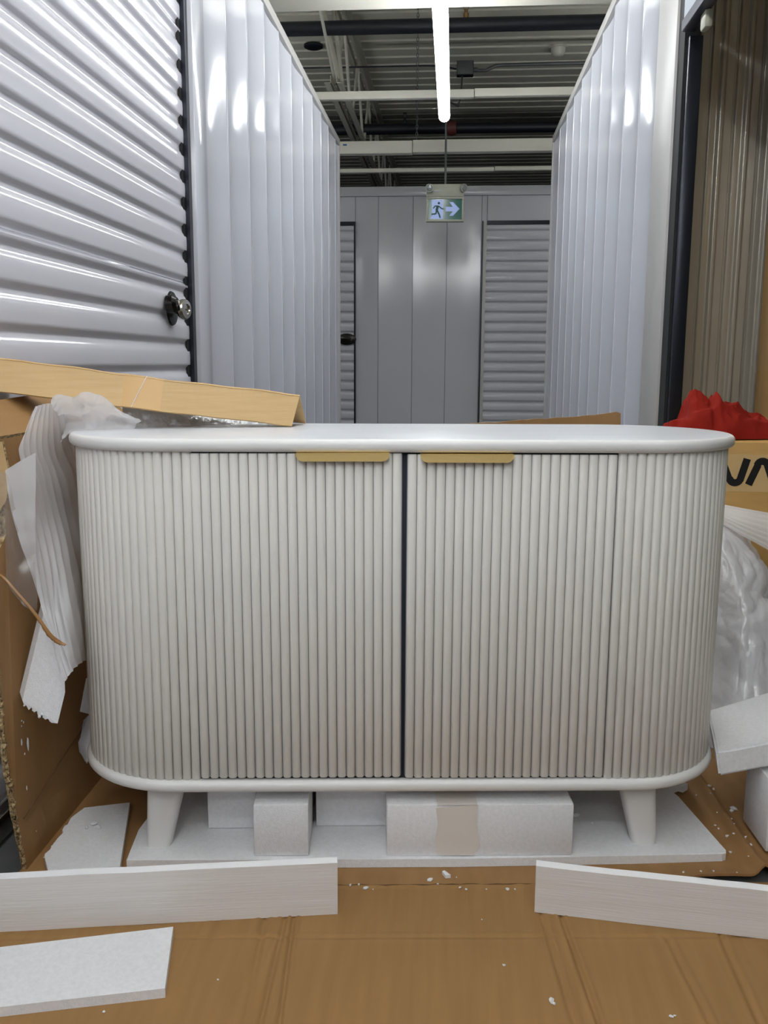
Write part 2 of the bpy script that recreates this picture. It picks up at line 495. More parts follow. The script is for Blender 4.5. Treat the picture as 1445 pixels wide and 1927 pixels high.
for a, b in ((-6.9, -2.9), (2.6, 6.9)):
    back_panel(a, b, 0, 2.30)
box('backing', (-6.9, 0.012, 0), (6.9, 0.03, 2.37), 'pipe_grey', bw)
tag(box('trim_12', (-6.9, YB - 0.012, 2.302), (6.9, YB + 0.03, 2.38), 'back_wall', bevel=0.002), kind='structure')
def back_door(name, x0, x1):
    d = tag(empty(name, ((x0 + x1) / 2, YB - 0.0, 0)), kind='structure')
    h = (x1 - x0) / 2
    pr = [(-0.004 + (-p[0] * -1), p[1]) for p in curtain_profile(0.03, 2.06, 0, 1, 0.0857, 0.014)]
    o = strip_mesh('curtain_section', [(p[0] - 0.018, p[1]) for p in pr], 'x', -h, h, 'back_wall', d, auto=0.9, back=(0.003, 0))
    box('header_gap', (-h, -0.016, 2.06), (h, -0.001, 2.092), 'guide', d)
    return d
dl = back_door('door_3', -2.0, -0.885)
dr = back_door('door_4', 0.262, 1.35)
tag(box('trim_13', (-0.885, YB - 0.022, 0), (-0.870, YB - 0.0, 2.09), 'guide'), kind='structure')
tag(box('trim_14', (0.222, YB - 0.02, 0), (0.232, YB - 0.0, 2.09), 'guide'), kind='structure')
tag(box('trim_15', (0.234, YB - 0.03, 0), (0.262, YB - 0.0, 2.085), 'trim', bevel=0.002), kind='structure')
bm = bmesh.new()
add_lathe(bm, [(0.0, 0), (0.05, 0.0), (0.05, 0.01), (0.03, 0.022), (0.0, 0.024)], (0.495, -0.03, 1.09), (0, -1, 0), 24)
for v in bm.verts: v.co.x = 0.495 + (v.co.x - 0.495) * 1.7
lp = obj('latch_plate', bm, 'latch_black', dl, True, 0.7)
lathe('lock_cylinder', [(0.0, 0), (0.018, 0), (0.018, 0.02), (0.0, 0.021)], (0.53, -0.05, 1.095), (0, -1, 0), 'chrome', lp, 16)

# ================================================================== CEILING STEEL AND SERVICES
def top(o, label, cat, group=None):
    return tag(o, label, cat, group)

bm = bmesh.new()
b0 = empty('cross_beam', (0, 4.7, 2.63)); top(b0, 'wide white painted beam nearest the camera above the corridor', 'beam')
obj('bottom_flange', add_box(bmesh.new(), (-2.6, -0.13, 0), (2.6, 0.10, 0.018), 0.002), 'steel_white', b0, True, 0.6)
obj('web', add_box(bmesh.new(), (-2.6, 0.06, 0.018), (2.6, 0.10, 0.28)), 'steel_white', b0)
obj('top_flange', add_box(bmesh.new(), (-2.6, -0.13, 0.28), (2.6, 0.10, 0.298)), 'steel_white', b0)

def channel(label, y, z, h, d, x0, xj, x1, name='support_channel', cat='channel'):
    e = empty(name, (0, y, z)); top(e, label, cat)
    obj('channel_length', add_box(bmesh.new(), (x0, 0, 0), (xj - 0.002, d, h), 0.003), 'steel_white', e, True, 0.6)
    obj('channel_length', add_box(bmesh.new(), (xj + 0.002, 0, 0.004), (x1, d, h + 0.004), 0.003), 'steel_white', e, True, 0.6)
    return e
channel('thin white ceiling channel crossing just behind the lit tube end', 6.3, 2.625, 0.05, 0.05, -2.4, 0.105, 2.6)
hs = channel('unlit white strip housing spanning the cross corridor above the exit sign', 7.1, 2.455, 0.09, 0.08, -2.5, -0.34, 2.6, 'light_housing', 'light')
obj('maker_mark', add_box(bmesh.new(), (-0.87, -0.002, 0.058), (-0.84, -0.0005, 0.070)), 'logo_blue', hs)
channel('narrow white channel lower and behind the unlit strip housing', 7.6, 2.42, 0.03, 0.04, -2.5, 0.3, 2.6)

def sprinkler_pipe(y, z, r, label, hx, cx):
    e = empty('sprinkler_pipe', (0, y, z)); top(e, label, 'pipe')
    tube('pipe_run', [(-6.5, 0, 0), (0, 0, 0), (6.5, 0, 0)], r, 'pipe_black', e, 20)
    bm = bmesh.new()
    add_lathe(bm, [(0.02, 0), (0.022, 0.03), (0.014, 0.035), (0.012, 0.06)], (hx, 0, r - 0.004), (0, 0, 1), 12)
    add_tube(bm, [(hx - 0.012, 0, r + 0.05), (hx - 0.02, 0, r + 0.075), (hx - 0.006, 0, r + 0.10)], 0.004, 6)
    add_tube(bm, [(hx + 0.012, 0, r + 0.05), (hx + 0.02, 0, r + 0.075), (hx + 0.006, 0, r + 0.10)], 0.004, 6)
    add_lathe(bm, [(0.0, 0), (0.024, 0), (0.024, 0.004), (0.0, 0.005)], (hx, 0, r + 0.1), (0, 0, 1), 12)
    obj('sprinkler_head', bm, 'brass' if cx is None else 'pipe_black', e, True, 0.6)
    if cx is not None:
        lathe('coupling', [(r, -0.05), (r + 0.014, -0.045), (r + 0.02, 0.0), (r + 0.014, 0.045), (r, 0.05)], (cx, 0, 0), (1, 0, 0), 'red_iron', e, 20)
sprinkler_pipe(7.05, 3.33, 0.05, 'black sprinkler pipe nearer the camera with brass head on top', 0.045, None)
sprinkler_pipe(9.95, 3.33, 0.055, 'black sprinkler pipe farther back with a dark red coupling', -0.56, -0.064)

# open-web joist running along the corridor
j = empty('roof_joist', (-0.98, 7.4, 3.05)); top(j, 'white open-web steel roof joist running away left of the lights', 'joist')
for sx in (-1, 1):
    bm = bmesh.new()
    add_box(bm, (0.02 * sx, 0, 0.0) if sx > 0 else (-0.075, 0, 0.0), (0.075, 8.5, 0.006) if sx > 0 else (-0.02, 8.5, 0.006))
    add_box(bm, (0.02, 0, 0.0) if sx > 0 else (-0.026, 0, 0.0), (0.026, 8.5, 0.055) if sx > 0 else (-0.02, 8.5, 0.055))
    obj('bottom_chord', bm, 'steel_white', j)
    bm = bmesh.new()
    add_box(bm, (0.02, -7, 0.72) if sx > 0 else (-0.08, -7, 0.72), (0.08, 8.5, 0.728) if sx > 0 else (-0.02, 8.5, 0.728))
    add_box(bm, (0.02, -7, 0.66) if sx > 0 else (-0.026, -7, 0.66), (0.026, 8.5, 0.72) if sx > 0 else (-0.02, 8.5, 0.72))
    obj('top_chord', bm, 'steel_white', j)
k = 0
yy = 0.15
while yy < 8:
    tube('web_member', [(0, yy, 0.02), (0, yy + 0.55, 0.70)], 0.014, 'steel_white', j, 8)
    tube('web_member', [(0, yy + 0.55, 0.70), (0, yy + 1.1, 0.02)], 0.014, 'steel_white', j, 8)
    yy += 1.1
tube('end_web', [(-0.145, 0.45, 0.715), (0.03, 0.12, 0.05)], 0.024, 'steel_white', j, 12)
tube('end_web', [(-0.06, 0.45, 0.715), (0.055, 0.1, 0.03)], 0.018, 'steel_white', j, 12)
tube('bridging_rod', [(0.0, 0.1, 0.03), (-0.03, -1.6, 0.7)], 0.012, 'steel_white', j, 8)

# junction box, conduits
e = empty('junction_box', (0.055, 8.5, 3.43)); top(e, 'dark square junction box under the ribbed ceiling', 'junction box')
obj('box_body', add_box(bmesh.new(), (-0.075, -0.04, -0.02), (0.075, 0.04, 0.10), 0.004), 'pipe_black', e, True, 0.6)
obj('cover', add_box(bmesh.new(), (-0.07, -0.048, -0.015), (0.07, -0.04, 0.095), 0.003), 'pipe_grey', e, True, 0.6)
bm = bmesh.new()
add_lathe(bm, [(0.02, 0), (0.02, 0.03), (0.016, 0.04)], (0.075, 0, 0.03), (1, 0, 0), 12)
obj('connector', bm, 'pipe_grey', e, True, 0.6)
o = tube('conduit', [(0.17, 8.5, 3.455), (0.24, 8.5, 3.455), (0.33, 8.52, 3.50), (0.40, 8.54, 3.51), (2.5, 8.54, 3.52)], 0.015, 'pipe_grey'); top(o, 'grey bent conduit leaving the junction box to the right', 'conduit')
o = tube('conduit', [(-0.022, 8.5, 3.47), (-0.16, 8.5, 3.50), (-0.30, 8.55, 3.52), (-1.6, 8.58, 3.53)], 0.007, 'pipe_black'); top(o, 'thin dark conduit leaving the junction box to the left', 'conduit')
o = tube('conduit', [(0.03, 8.5, 3.41), (0.022, 8.4, 3.22), (0.0, 8.2, 3.08), (-0.07, 7.6, 2.95), (-0.095, 6.7, 2.8), (-0.082, 6.52, 2.6), (-0.08, 6.5, 2.15), (-0.08, 6.5, 2.105)], 0.008, 'pipe_grey'); top(o, 'slim grey rod and cable dropping to the exit sign', 'conduit')

# smoke detector, round speaker
e = empty('smoke_detector', (0.931, 9.1, 3.83)); top(e, 'cream dome detector on the deck at upper right', 'detector')
lathe('mounting_plate', [(0.0, 0), (0.085, 0), (0.085, -0.012), (0, -0.012)], (0, 0, 0), (0, 0, 1), 'steel_white', e, 24)
lathe('dome', [(0.07, -0.012), (0.066, -0.05), (0.05, -0.075), (0.02, -0.085), (0.0, -0.086)], (0, 0, 0), (0, 0, 1), 'steel_white', e, 24)
o = lathe('ceiling_speaker', [(0.0, 0), (0.09, 0), (0.09, -0.02), (0.07, -0.03), (0.0, -0.03)], (-1.367, 8.9, 3.83), (0, 0, 1), 'pipe_black'); top(o, 'black round disc on the deck left of the joist', 'speaker')

# chains
def chain(x, y, z0, z1, label):
    e = empty('hanging_chain', (x, y, z0)); top(e, label, 'chain')
    z = 0.0; k = 0
    while z0 + z < z1:
        bm = bmesh.new()
        pts = []
        for q in range(9):
            a = 2 * PI * q / 8
            r = 0.008 * math.cos(a)
            pts.append((r if k % 2 else 0, 0 if k % 2 else r, z + 0.019 + 0.017 * math.sin(a)))
        add_tube(bm, pts, 0.0028, 5, False)
        obj('link', bm, 'pipe_grey', e)
        z += 0.028; k += 1
chain(-0.31, 7.14, 2.55, 3.83, 'small-link chain hanging to the unlit strip housing')

# ---- strip lights over the corridor
def strip_light(y0, y1, label):
    e = empty('strip_light', (-0.083, (y0 + y1) / 2, 2.36)); top(e, label, 'light', None)
    h = (y1 - y0) / 2
    bm = bmesh.new()
    pr = [(0.034 * math.cos(a), -0.005 - 0.034 * math.sin(a)) for a in [-0.9 + (PI + 1.8) * i / 12 for i in range(13)]]
    va = [[bm.verts.new((p[0] * s, yy, p[1] * s)) for p in pr] for yy, s in ((-h, 0.55), (-h + 0.008, 0.85), (-h + 0.03, 1), (h - 0.03, 1), (h - 0.008, 0.85), (h, 0.55))]
    for a, b in zip(va, va[1:]):
        for i in range(12):
            bm.faces.new((a[i], a[i + 1], b[i + 1], b[i]))
    bm.faces.new(va[0]); bm.faces.new(va[-1])
    obj('diffuser', bm, 'tube', e, True, 1.2)
    obj('housing', add_box(bmesh.new(), (-0.013, -h + 0.01, 0.024), (0.013, h - 0.01, 0.045), 0.003), 'steel_white', e, True, 0.6)
    for s in (-1, 1):
        tube('suspension_wire', [(0, s * (h - 0.3), 0.03), (0, s * (h - 0.3), 1.47)], 0.0018, 'pipe_grey', e, 5)
    return e
strip_light(3.30, 5.74, 'glowing strip light hanging over the middle of the corridor')
strip_light(0.74, 3.18, 'glowing strip light overhead just in front of the camera position')
strip_light(-1.82, 0.62, 'glowing strip light overhead behind the camera position')
strip_light(-4.38, -1.94, 'glowing strip light farthest behind the camera position')

def fill_cross_light(x0, x1, y, z, label):  # added lamps, all unseen, that only fill in light
    e = strip_light(-(x1 - x0) / 2, (x1 - x0) / 2, label)
    e.location = ((x0 + x1) / 2, y, z); e.rotation_euler = (0, 0, PI / 2)
fill_cross_light(1.4, 3.8, 7.32, 2.50, 'added fill strip light in the cross corridor, out of view to the right')  # added lamp to brighten the back wall
fill_cross_light(-4.2, -1.8, 7.32, 2.50, 'added fill strip light in the cross corridor, out of view to the left')  # its added twin on the left, also for the back wall
fill_cross_light(-1.1, 1.1, -2.3, 2.62, 'added fill strip light hanging crosswise well behind the camera')  # added frontal fill for the lower sideboard front
fill_aisle_light = strip_light(3.0, 5.44, 'added unseen fill strip light beyond the right corridor wall'); fill_aisle_light.location.x = 2.6  # added unseen lamp that lifts the ceiling deck
fill_aisle_light = strip_light(3.0, 5.44, 'added unseen fill strip light beyond the left corridor wall'); fill_aisle_light.location.x = -2.7  # second added lamp for a brighter deck
fill_cross_light(-1.1, 1.1, -0.9, 2.62, 'added fill strip light hanging crosswise just behind the camera')  # added nearer fill, flattens the shading on the sideboard front

# ---- exit sign
e = empty('exit_sign', (-0.08, 6.5, 1.86), 0.02); top(e, 'cream exit light with green running figure and right arrow', 'sign')
XO = -0.08
Wd, Hh = 0.262, 0.165
fr = bmesh.new()
t = 0.014
for lo, hi in (((-Wd / 2, -0.02, 0), (Wd / 2, 0.03, t)), ((-Wd / 2, -0.02, Hh - t), (Wd / 2, 0.03, Hh)),
               ((-Wd / 2, -0.02, t), (-Wd / 2 + t, 0.03, Hh - t)), ((Wd / 2 - t, -0.02, t), (Wd / 2, 0.03, Hh - t))):
    add_box(fr, lo, hi, 0.002)
obj('sign_frame', fr, 'sign_box', e, True, 0.6)
obj('battery_box', add_box(bmesh.new(), (-Wd / 2 + 0.002, -0.024, Hh), (Wd / 2 - 0.002, 0.03, Hh + 0.085), 0.004), 'sign_box', e, True, 0.6)
face = obj('sign_face', add_box(bmesh.new(), (-Wd / 2 + t, -0.012, t), (Wd / 2 - t, 0.0, Hh - t)), 'sign_green', e)
for sx in (-1, 1):
    hx = sx * 0.11
    bm = bmesh.new()
    add_lathe(bm, [(0.012, 0.0), (0.022, 0.012), (0.028, 0.03), (0.028, 0.036), (0.0, 0.036)], (hx, -0.026, Hh + 0.055), (0.0 if sx < 0 else 0.7, -1, -0.1), 20)
    hd = obj('lamp_head', bm, 'sign_box', e, True, 0.6)
    lathe('lens', [(0.0, 0.0), (0.022, 0.0), (0.018, 0.006), (0.0, 0.008)], Vector((hx, -0.026, Hh + 0.055)) + Vector((0.0 if sx < 0 else 0.7, -1, -0.1)).normalized() * 0.036, (0.0 if sx < 0 else 0.7, -1, -0.1), 'lens', hd, 16)
# pictogram, in sign coordinates measured 0..1 across the face
fw, fh = Wd - 2 * t, Hh - 2 * t
def SP(u, v, d=-0.0125):
    return (-fw / 2 + u * fw, d, t + (1 - v) * fh)
def flat(name, poly, mk, par, d=-0.0125, n=-0.0008):
    bm = bmesh.new(); add_prism(bm, [SP(u, v, d) for u, v in poly], (0, n, 0)); return obj(name, bm, mk, par)
flat('door_symbol', [(0.11, 0.03), (0.44, 0.03), (0.44, 0.97), (0.06, 0.97), (0.11, 0.80)], 'sign_blue', face)
flat('arrow', [(0.63, 0.15), (0.74, 0.15), (0.93, 0.48), (0.74, 0.82), (0.63, 0.82), (0.73, 0.60), (0.52, 0.60), (0.52, 0.38), (0.73, 0.38)], 'sign_blue', face)
rm = bmesh.new()
def limb(pts, wdt):
    for (a, b) in zip(pts, pts[1:]):
        A = Vector(SP(*a, -0.0145)); B = Vector(SP(*b, -0.0145))
        n = Vector((-(B - A).z, 0, (B - A).x)).normalized() * wdt
        add_prism(rm, [A + n, B + n, B - n, A - n], (0, -0.0006, 0))
cx = Vector(SP(0.315, 0.2, -0.0145))
add_prism(rm, [cx + Vector((0.0085 * math.cos(q * PI / 6), 0, 0.0085 * math.sin(q * PI / 6))) for q in range(12)], (0, -0.0006, 0))
limb([(0.15, 0.46), (0.20, 0.34), (0.31, 0.34), (0.40, 0.47), (0.47, 0.48)], 0.004)
limb([(0.28, 0.34), (0.25, 0.56)], 0.009)
limb([(0.25, 0.52), (0.23, 0.72), (0.09, 0.74)], 0.005)
limb([(0.26, 0.54), (0.33, 0.76), (0.36, 0.92)], 0.0055)
obj('running_figure', rm, 'sign_figure', face)
flat('test_label', [(0.14, -0.39), (0.40, -0.39), (0.40, -0.33), (0.14, -0.33)], 'pipe_grey', e, -0.0242)

# control nets of the loose sheets (metres)
DRAPE = [
[(-0.7, 1.46, 0.806), (-0.698, 1.49, 0.809), (-0.693, 1.52, 0.806), (-0.693, 1.56, 0.782)] ,
[(-0.707, 1.41, 0.753), (-0.703, 1.46, 0.738), (-0.707, 1.53, 0.727), (-0.708, 1.62, 0.714)] ,
[(-0.706, 1.4, 0.716), (-0.701, 1.46, 0.684), (-0.705, 1.54, 0.674), (-0.716, 1.65, 0.649)] ,
[(-0.698, 1.4, 0.639), (-0.696, 1.46, 0.61), (-0.7, 1.54, 0.596), (-0.716, 1.65, 0.566)] ,
[(-0.69, 1.395, 0.559), (-0.672, 1.42, 0.545), (-0.663, 1.47, 0.524), (-0.706, 1.64, 0.473)] ,
[(-0.68, 1.385, 0.498), (-0.661, 1.395, 0.469), (-0.635, 1.41, 0.465), (-0.689, 1.6, 0.4)] ,
[(-0.658, 1.37, 0.444), (-0.646, 1.375, 0.411), (-0.625, 1.39, 0.407), (-0.683, 1.58, 0.33)] ,
[(-0.633, 1.355, 0.359), (-0.628, 1.358, 0.363), (-0.623, 1.385, 0.376), (-0.674, 1.55, 0.332)] ,
]
LUMP = [
[(-0.681, 1.49, 0.809), (-0.679, 1.5, 0.822), (-0.655, 1.51, 0.817), (-0.639, 1.53, 0.826), (-0.614, 1.55, 0.814), (-0.592, 1.58, 0.79), (-0.572, 1.6, 0.769)] ,
[(-0.682, 1.5, 0.795), (-0.677, 1.51, 0.804), (-0.655, 1.52, 0.803), (-0.64, 1.54, 0.802), (-0.614, 1.56, 0.795), (-0.593, 1.58, 0.779), (-0.582, 1.61, 0.765)] ,
[(-0.701, 1.56, 0.768), (-0.693, 1.56, 0.772), (-0.671, 1.56, 0.776), (-0.643, 1.57, 0.777), (-0.623, 1.58, 0.777), (-0.606, 1.6, 0.771), (-0.585, 1.61, 0.762)] ,
[(-0.692, 1.53, 0.742), (-0.690, 1.54, 0.748), (-0.674, 1.55, 0.757), (-0.648, 1.56, 0.7595), (-0.631, 1.575, 0.7595), (-0.615, 1.585, 0.7595), (-0.59, 1.59, 0.7595)] ,
]
FOLD = [
[(-0.715, 1.37, 0.708), (-0.694, 1.38, 0.722), (-0.677, 1.4, 0.734)] ,
[(-0.711, 1.37, 0.652), (-0.692, 1.375, 0.656), (-0.677, 1.39, 0.658)] ,
[(-0.698, 1.37, 0.591), (-0.687, 1.375, 0.592), (-0.678, 1.385, 0.597)] ,
[(-0.686, 1.38, 0.531), (-0.682, 1.38, 0.534), (-0.677, 1.385, 0.539)] ,
[(-0.67, 1.385, 0.451), (-0.667, 1.385, 0.45), (-0.665, 1.385, 0.448)] ,
]
FILM = [
[(-0.726, 1.36, 0.705), (-0.709, 1.365, 0.7), (-0.701, 1.37, 0.643), (-0.682, 1.38, 0.598)] ,
[(-0.727, 1.36, 0.645), (-0.711, 1.36, 0.623), (-0.7, 1.37, 0.591), (-0.681, 1.38, 0.554)] ,
[(-0.73, 1.36, 0.557), (-0.719, 1.36, 0.549), (-0.697, 1.365, 0.53), (-0.676, 1.375, 0.51)] ,
[(-0.729, 1.36, 0.522), (-0.714, 1.36, 0.513), (-0.696, 1.365, 0.485), (-0.679, 1.375, 0.474)] ,
]
BAG = [
[(0.608, 2.15, 0.532), (0.656, 2.15, 0.52), (0.698, 2.15, 0.489), (0.731, 2.15, 0.45), (0.766, 2.15, 0.399), (0.824, 2.15, 0.295)] ,
[(0.574, 2.0, 0.526), (0.606, 1.98, 0.528), (0.641, 1.97, 0.504), (0.668, 1.96, 0.471), (0.696, 1.95, 0.422), (0.748, 1.95, 0.338)] ,
[(0.552, 1.9, 0.441), (0.582, 1.88, 0.44), (0.612, 1.86, 0.429), (0.645, 1.86, 0.407), (0.679, 1.87, 0.37), (0.744, 1.9, 0.293)] ,
[(0.542, 1.86, 0.335), (0.571, 1.84, 0.336), (0.597, 1.81, 0.335), (0.635, 1.81, 0.319), (0.672, 1.82, 0.294), (0.741, 1.85, 0.239)] ,
[(0.532, 1.84, 0.225), (0.562, 1.82, 0.221), (0.593, 1.79, 0.228), (0.632, 1.78, 0.227), (0.668, 1.79, 0.213), (0.726, 1.8, 0.188)] ,
[(0.515, 1.8, 0.158), (0.545, 1.78, 0.144), (0.578, 1.74, 0.151), (0.617, 1.72, 0.167), (0.647, 1.72, 0.173), (0.706, 1.74, 0.167)] ,
[(0.495, 1.72, 0.145), (0.52, 1.7, 0.144), (0.553, 1.66, 0.161), (0.59, 1.64, 0.175), (0.615, 1.63, 0.187), (0.666, 1.64, 0.192)] ,
]
PLEAT = [
[(0.586, 2.12, 0.563), (0.632, 2.1, 0.56), (0.671, 2.08, 0.555), (0.725, 2.06, 0.548), (0.776, 2.04, 0.54)] ,
[(0.57, 2.06, 0.565), (0.618, 2.05, 0.545), (0.658, 2.03, 0.529), (0.714, 2.02, 0.511), (0.765, 2.0, 0.494)] ,
[(0.566, 2.04, 0.55), (0.614, 2.03, 0.525), (0.653, 2.01, 0.502), (0.71, 2.0, 0.472), (0.762, 1.98, 0.441)] ,
]
CLEAR = [
[(-0.62, 1.66, 0.815), (-0.575, 1.70, 0.812), (-0.525, 1.74, 0.80), (-0.46, 1.78, 0.788), (-0.40, 1.80, 0.777), (-0.33, 1.82, 0.765)] ,
[(-0.614, 1.63, 0.795), (-0.569, 1.67, 0.792), (-0.519, 1.71, 0.782), (-0.456, 1.75, 0.77), (-0.396, 1.77, 0.762), (-0.33, 1.79, 0.756)] ,
[(-0.606, 1.63, 0.757), (-0.561, 1.66, 0.756), (-0.516, 1.7, 0.756), (-0.453, 1.74, 0.756), (-0.394, 1.76, 0.756), (-0.328, 1.78, 0.756)] ,
]

# ================================================================== SIDEBOARD
CX, CY, CR = -0.0914, 1.6361, 0.0949       # centre and turn of the sideboard on the floor
TOPZ = 0.7585
sb = empty('sideboard', (CX, CY, 0), CR)
top(sb, 'white oval sideboard with fluted curved sides and two gold-handled doors', 'sideboard')

def stadium(W, D, z, n=20, ns=1):
    r = D / 2
    P = []
    for i in range(n + 1):
        a = -PI / 2 + PI * i / n
        P.append(Vector((W / 2 - r + r * math.cos(a), r * math.sin(a), z)))
    for i in range(n + 1):
        a = PI / 2 + PI * i / n
        P.append(Vector((-W / 2 + r + r * math.cos(a), r * math.sin(a), z)))
    return P

def stad_slab(name, W, D, z0, z1, rnd, mk, parent, n=36, seg=6, flat_mat=None):
    bm = bmesh.new()
    prof = []
    h = (z1 - z0)
    for k in range(seg + 1):
        a = -PI / 2 + (PI / 2) * k / seg
        prof.append((rnd * (math.cos(a) - 1), z0 + rnd + rnd * math.sin(a)))
    for k in range(seg + 1):
        a = (PI / 2) * k / seg
        prof.append((rnd * (math.cos(a) - 1), z1 - rnd + rnd * math.sin(a)))
    rings = []
    for off, z in prof:
        rings.append([bm.verts.new(p) for p in stadium(W + 2 * off, D + 2 * off, z, n)])
    K = len(rings[0])
    for a, b in zip(rings, rings[1:]):
        for i in range(K):
            bm.faces.new((a[i], a[(i + 1) % K], b[(i + 1) % K], b[i]))
    bm.faces.new(list(reversed(rings[0])))
    f = bm.faces.new(rings[-1])
    if flat_mat: f.material_index = 1
    o = obj(name, bm, [mk, flat_mat] if flat_mat else mk, parent, True, 0.9)
    return o

stad_slab('table_top', 1.2, 0.3996, TOPZ - 0.0215, TOPZ, 0.0095, 'sb_paint', sb, flat_mat='sb_top')
ZB = TOPZ - 0.5903                      # bottom of the rods
stad_slab('base_rail', 1.194, 0.394, ZB - 0.0225, ZB - 0.001, 0.0095, 'sb_paint', sb)
INS = 0.0095
R0 = 0.1998 - INS                        # outline radius of the rods
RR = 0.00785
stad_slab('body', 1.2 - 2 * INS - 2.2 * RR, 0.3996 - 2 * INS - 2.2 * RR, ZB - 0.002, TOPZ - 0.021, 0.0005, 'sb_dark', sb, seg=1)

def rod_mesh(name, z0, z1, r, round_bottom=False):
    bm = bmesh.new()
    seg = 10
    rings = []
    lv = [(z0, 0.8), (z0 + 0.0018, 1.0), (z1 - 0.001, 1.0), (z1, 0.9)]
    for z, s in lv:
        row = []
        for k in range(seg + 1):
            c_, s_ = math.cos(PI + PI * k / seg), math.sin(PI + PI * k / seg)
            row.append(bm.verts.new((r * s * 0.975 * math.copysign(abs(c_) ** 0.8, c_), 0.92 * r * s * math.copysign(abs(s_) ** 0.72, s_), z)))
        rings.append(row)
    for a, b in zip(rings, rings[1:]):
        for k in range(seg):
            bm.faces.new((a[k], a[k + 1], b[k + 1], b[k]))
    bm.faces.new(rings[0]); bm.faces.new(list(reversed(rings[-1])))
    bmesh.ops.recalc_face_normals(bm, faces=bm.faces)
    for f in bm.faces: f.smooth = True
    for e in bm.edges:
        if len(e.link_faces) == 2 and e.calc_face_angle(0) > 0.9: e.smooth = False
    me = bpy.data.meshes.new(name)
    bm.to_mesh(me); bm.free(); me.materials.append(M['sb_rod'])
    return me

side_me = rod_mesh('side_rod', ZB - 0.001, TOPZ - 0.0212, RR)
door_me = rod_mesh('door_rod', ZB + 0.0025, TOPZ - 0.0245, RR * 0.995)
DH, DC = 0.3495, -0.0023
pitch = (DH - 0.004) / 22
# side rods run from the door edge round the ends
def side_rods(sx):
    x_start = DC + sx * DH
    s_line = 0.4001 - abs(x_start)
    total = s_line + PI * R0 + 0.02
    n = int(total / (2 * RR))
    for k in range(n):
        s = (k + 0.5) * 2 * RR * 1.003 + 0.0006
        if s < s_line:
            x, y, a = x_start + sx * s, -R0, -PI / 2
        elif s < s_line + PI * R0:
            a = -PI / 2 + (s - s_line) / R0
            x, y = sx * (0.4001 + (R0) * math.cos(a)), R0 * math.sin(a)
        else:
            continue
        # centre lies a rod radius inside the outline
        nx, ny = (0, -1) if s < s_line else (sx * math.cos(a), math.sin(a))
        o = bpy.data.objects.new('side_rod', side_me)
        link(o, sb)
        o.location = (x - nx * RR, y - ny * RR, 0)
        o.rotation_euler = (0, 0, math.atan2(ny, nx) + PI / 2)
side_rods(-1); side_rods(1)

def door(sx):
    d = bpy.data.objects.new('door', None); link(d, sb)
    hinge = DC + sx * DH
    d.location = (hinge, -R0, 0)
    x0 = 0.0005; x1 = DH - 0.0025
    lo = (-x1, 0.004, ZB + 0.006) if sx > 0 else (x0, 0.004, ZB + 0.006)
    hi = (-x0, 0.012, TOPZ - 0.026) if sx > 0 else (x1, 0.012, TOPZ - 0.026)
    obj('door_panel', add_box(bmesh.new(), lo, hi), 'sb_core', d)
    for k in range(22):
        o = bpy.data.objects.new('door_rod', door_me); link(o, d)
        xx = 0.0008 + (k + 0.5) * pitch
        o.location = (-sx * xx, RR - 0.002, 0)
    # finger pull: a thin gold strip hooked over the door top
    c = -sx * (DH - 0.0998)
    bm = bmesh.new()
    hw, hh, zt = 0.0757, 0.0125, TOPZ - 0.0242
    r = 0.0105
    poly = [(c - hw, -0.012, zt), (c + hw, -0.012, zt)]
    for q in range(7):
        a = -PI / 2 * q / 6
        poly.append((c + hw - 0.012 + 0.012 * math.cos(a), -0.012, zt - (hh - r) + r * math.sin(a)))
    for q in range(7):
        a = -PI / 2 - PI / 2 * q / 6
        poly.append((c - hw + 0.012 + 0.012 * math.cos(a), -0.012, zt - (hh - r) + r * math.sin(a)))
    add_prism(bm, poly, (0, 0.0016, 0))
    add_box(bm, (c - hw, -0.012, zt - 0.0006), (c + hw, 0.012, zt + 0.001))
    h = obj('handle', bm, 'gold', d)
    return d
dL = door(-1); dR = door(1)
dL['label'] = 'left fluted door'; dR['label'] = 'right fluted door'
dL.rotation_euler = (0, -0.0035, 0)
dL.location.z = 0.0005

def leg(sx, sy):
    bm = bmesh.new()
    tx, ty = sx * 0.421, sy * 0.135
    bx, by = sx * 0.4395, sy * 0.145
    zt, zb = ZB - 0.022, 0.0115
    rings = []
    for z, s in ((zt, 1.0), ((zt + zb) / 2, 0.78), (zb + 0.002, 0.57), (zb, 0.53)):
        t_ = (zt - z) / (zt - zb)
        x_, y_ = tx + (bx - tx) * t_, ty + (by - ty) * t_
        hx, hy = 0.0305 * s + 0.0035, 0.026 * s + 0.003
        ring = []
        for k in range(24):
            a = 2 * PI * k / 24
            ca, sa = math.cos(a), math.sin(a)
            e_ = 0.62
            ring.append(bm.verts.new((x_ + hx * math.copysign(abs(ca) ** e_, ca), y_ + hy * math.copysign(abs(sa) ** e_, sa), z)))
        rings.append(ring)
    for a, b in zip(rings, rings[1:]):
        for k in range(24): bm.faces.new((a[k], a[(k + 1) % 24], b[(k + 1) % 24], b[k]))
    bm.faces.new(rings[0]); bm.faces.new(list(reversed(rings[-1])))
    return obj('leg', bm, 'sb_paint', sb, True, 0.9)
for sx in (-1, 1):
    for sy in (-1, 1):
        leg(sx, sy)
    obj('leg_plate', add_box(bmesh.new(), (sx * 0.415 - 0.05, -0.165, ZB - 0.0275), (sx * 0.415 + 0.05, 0.165, ZB - 0.022), 0.002), 'sb_paint', sb, True, 0.6)

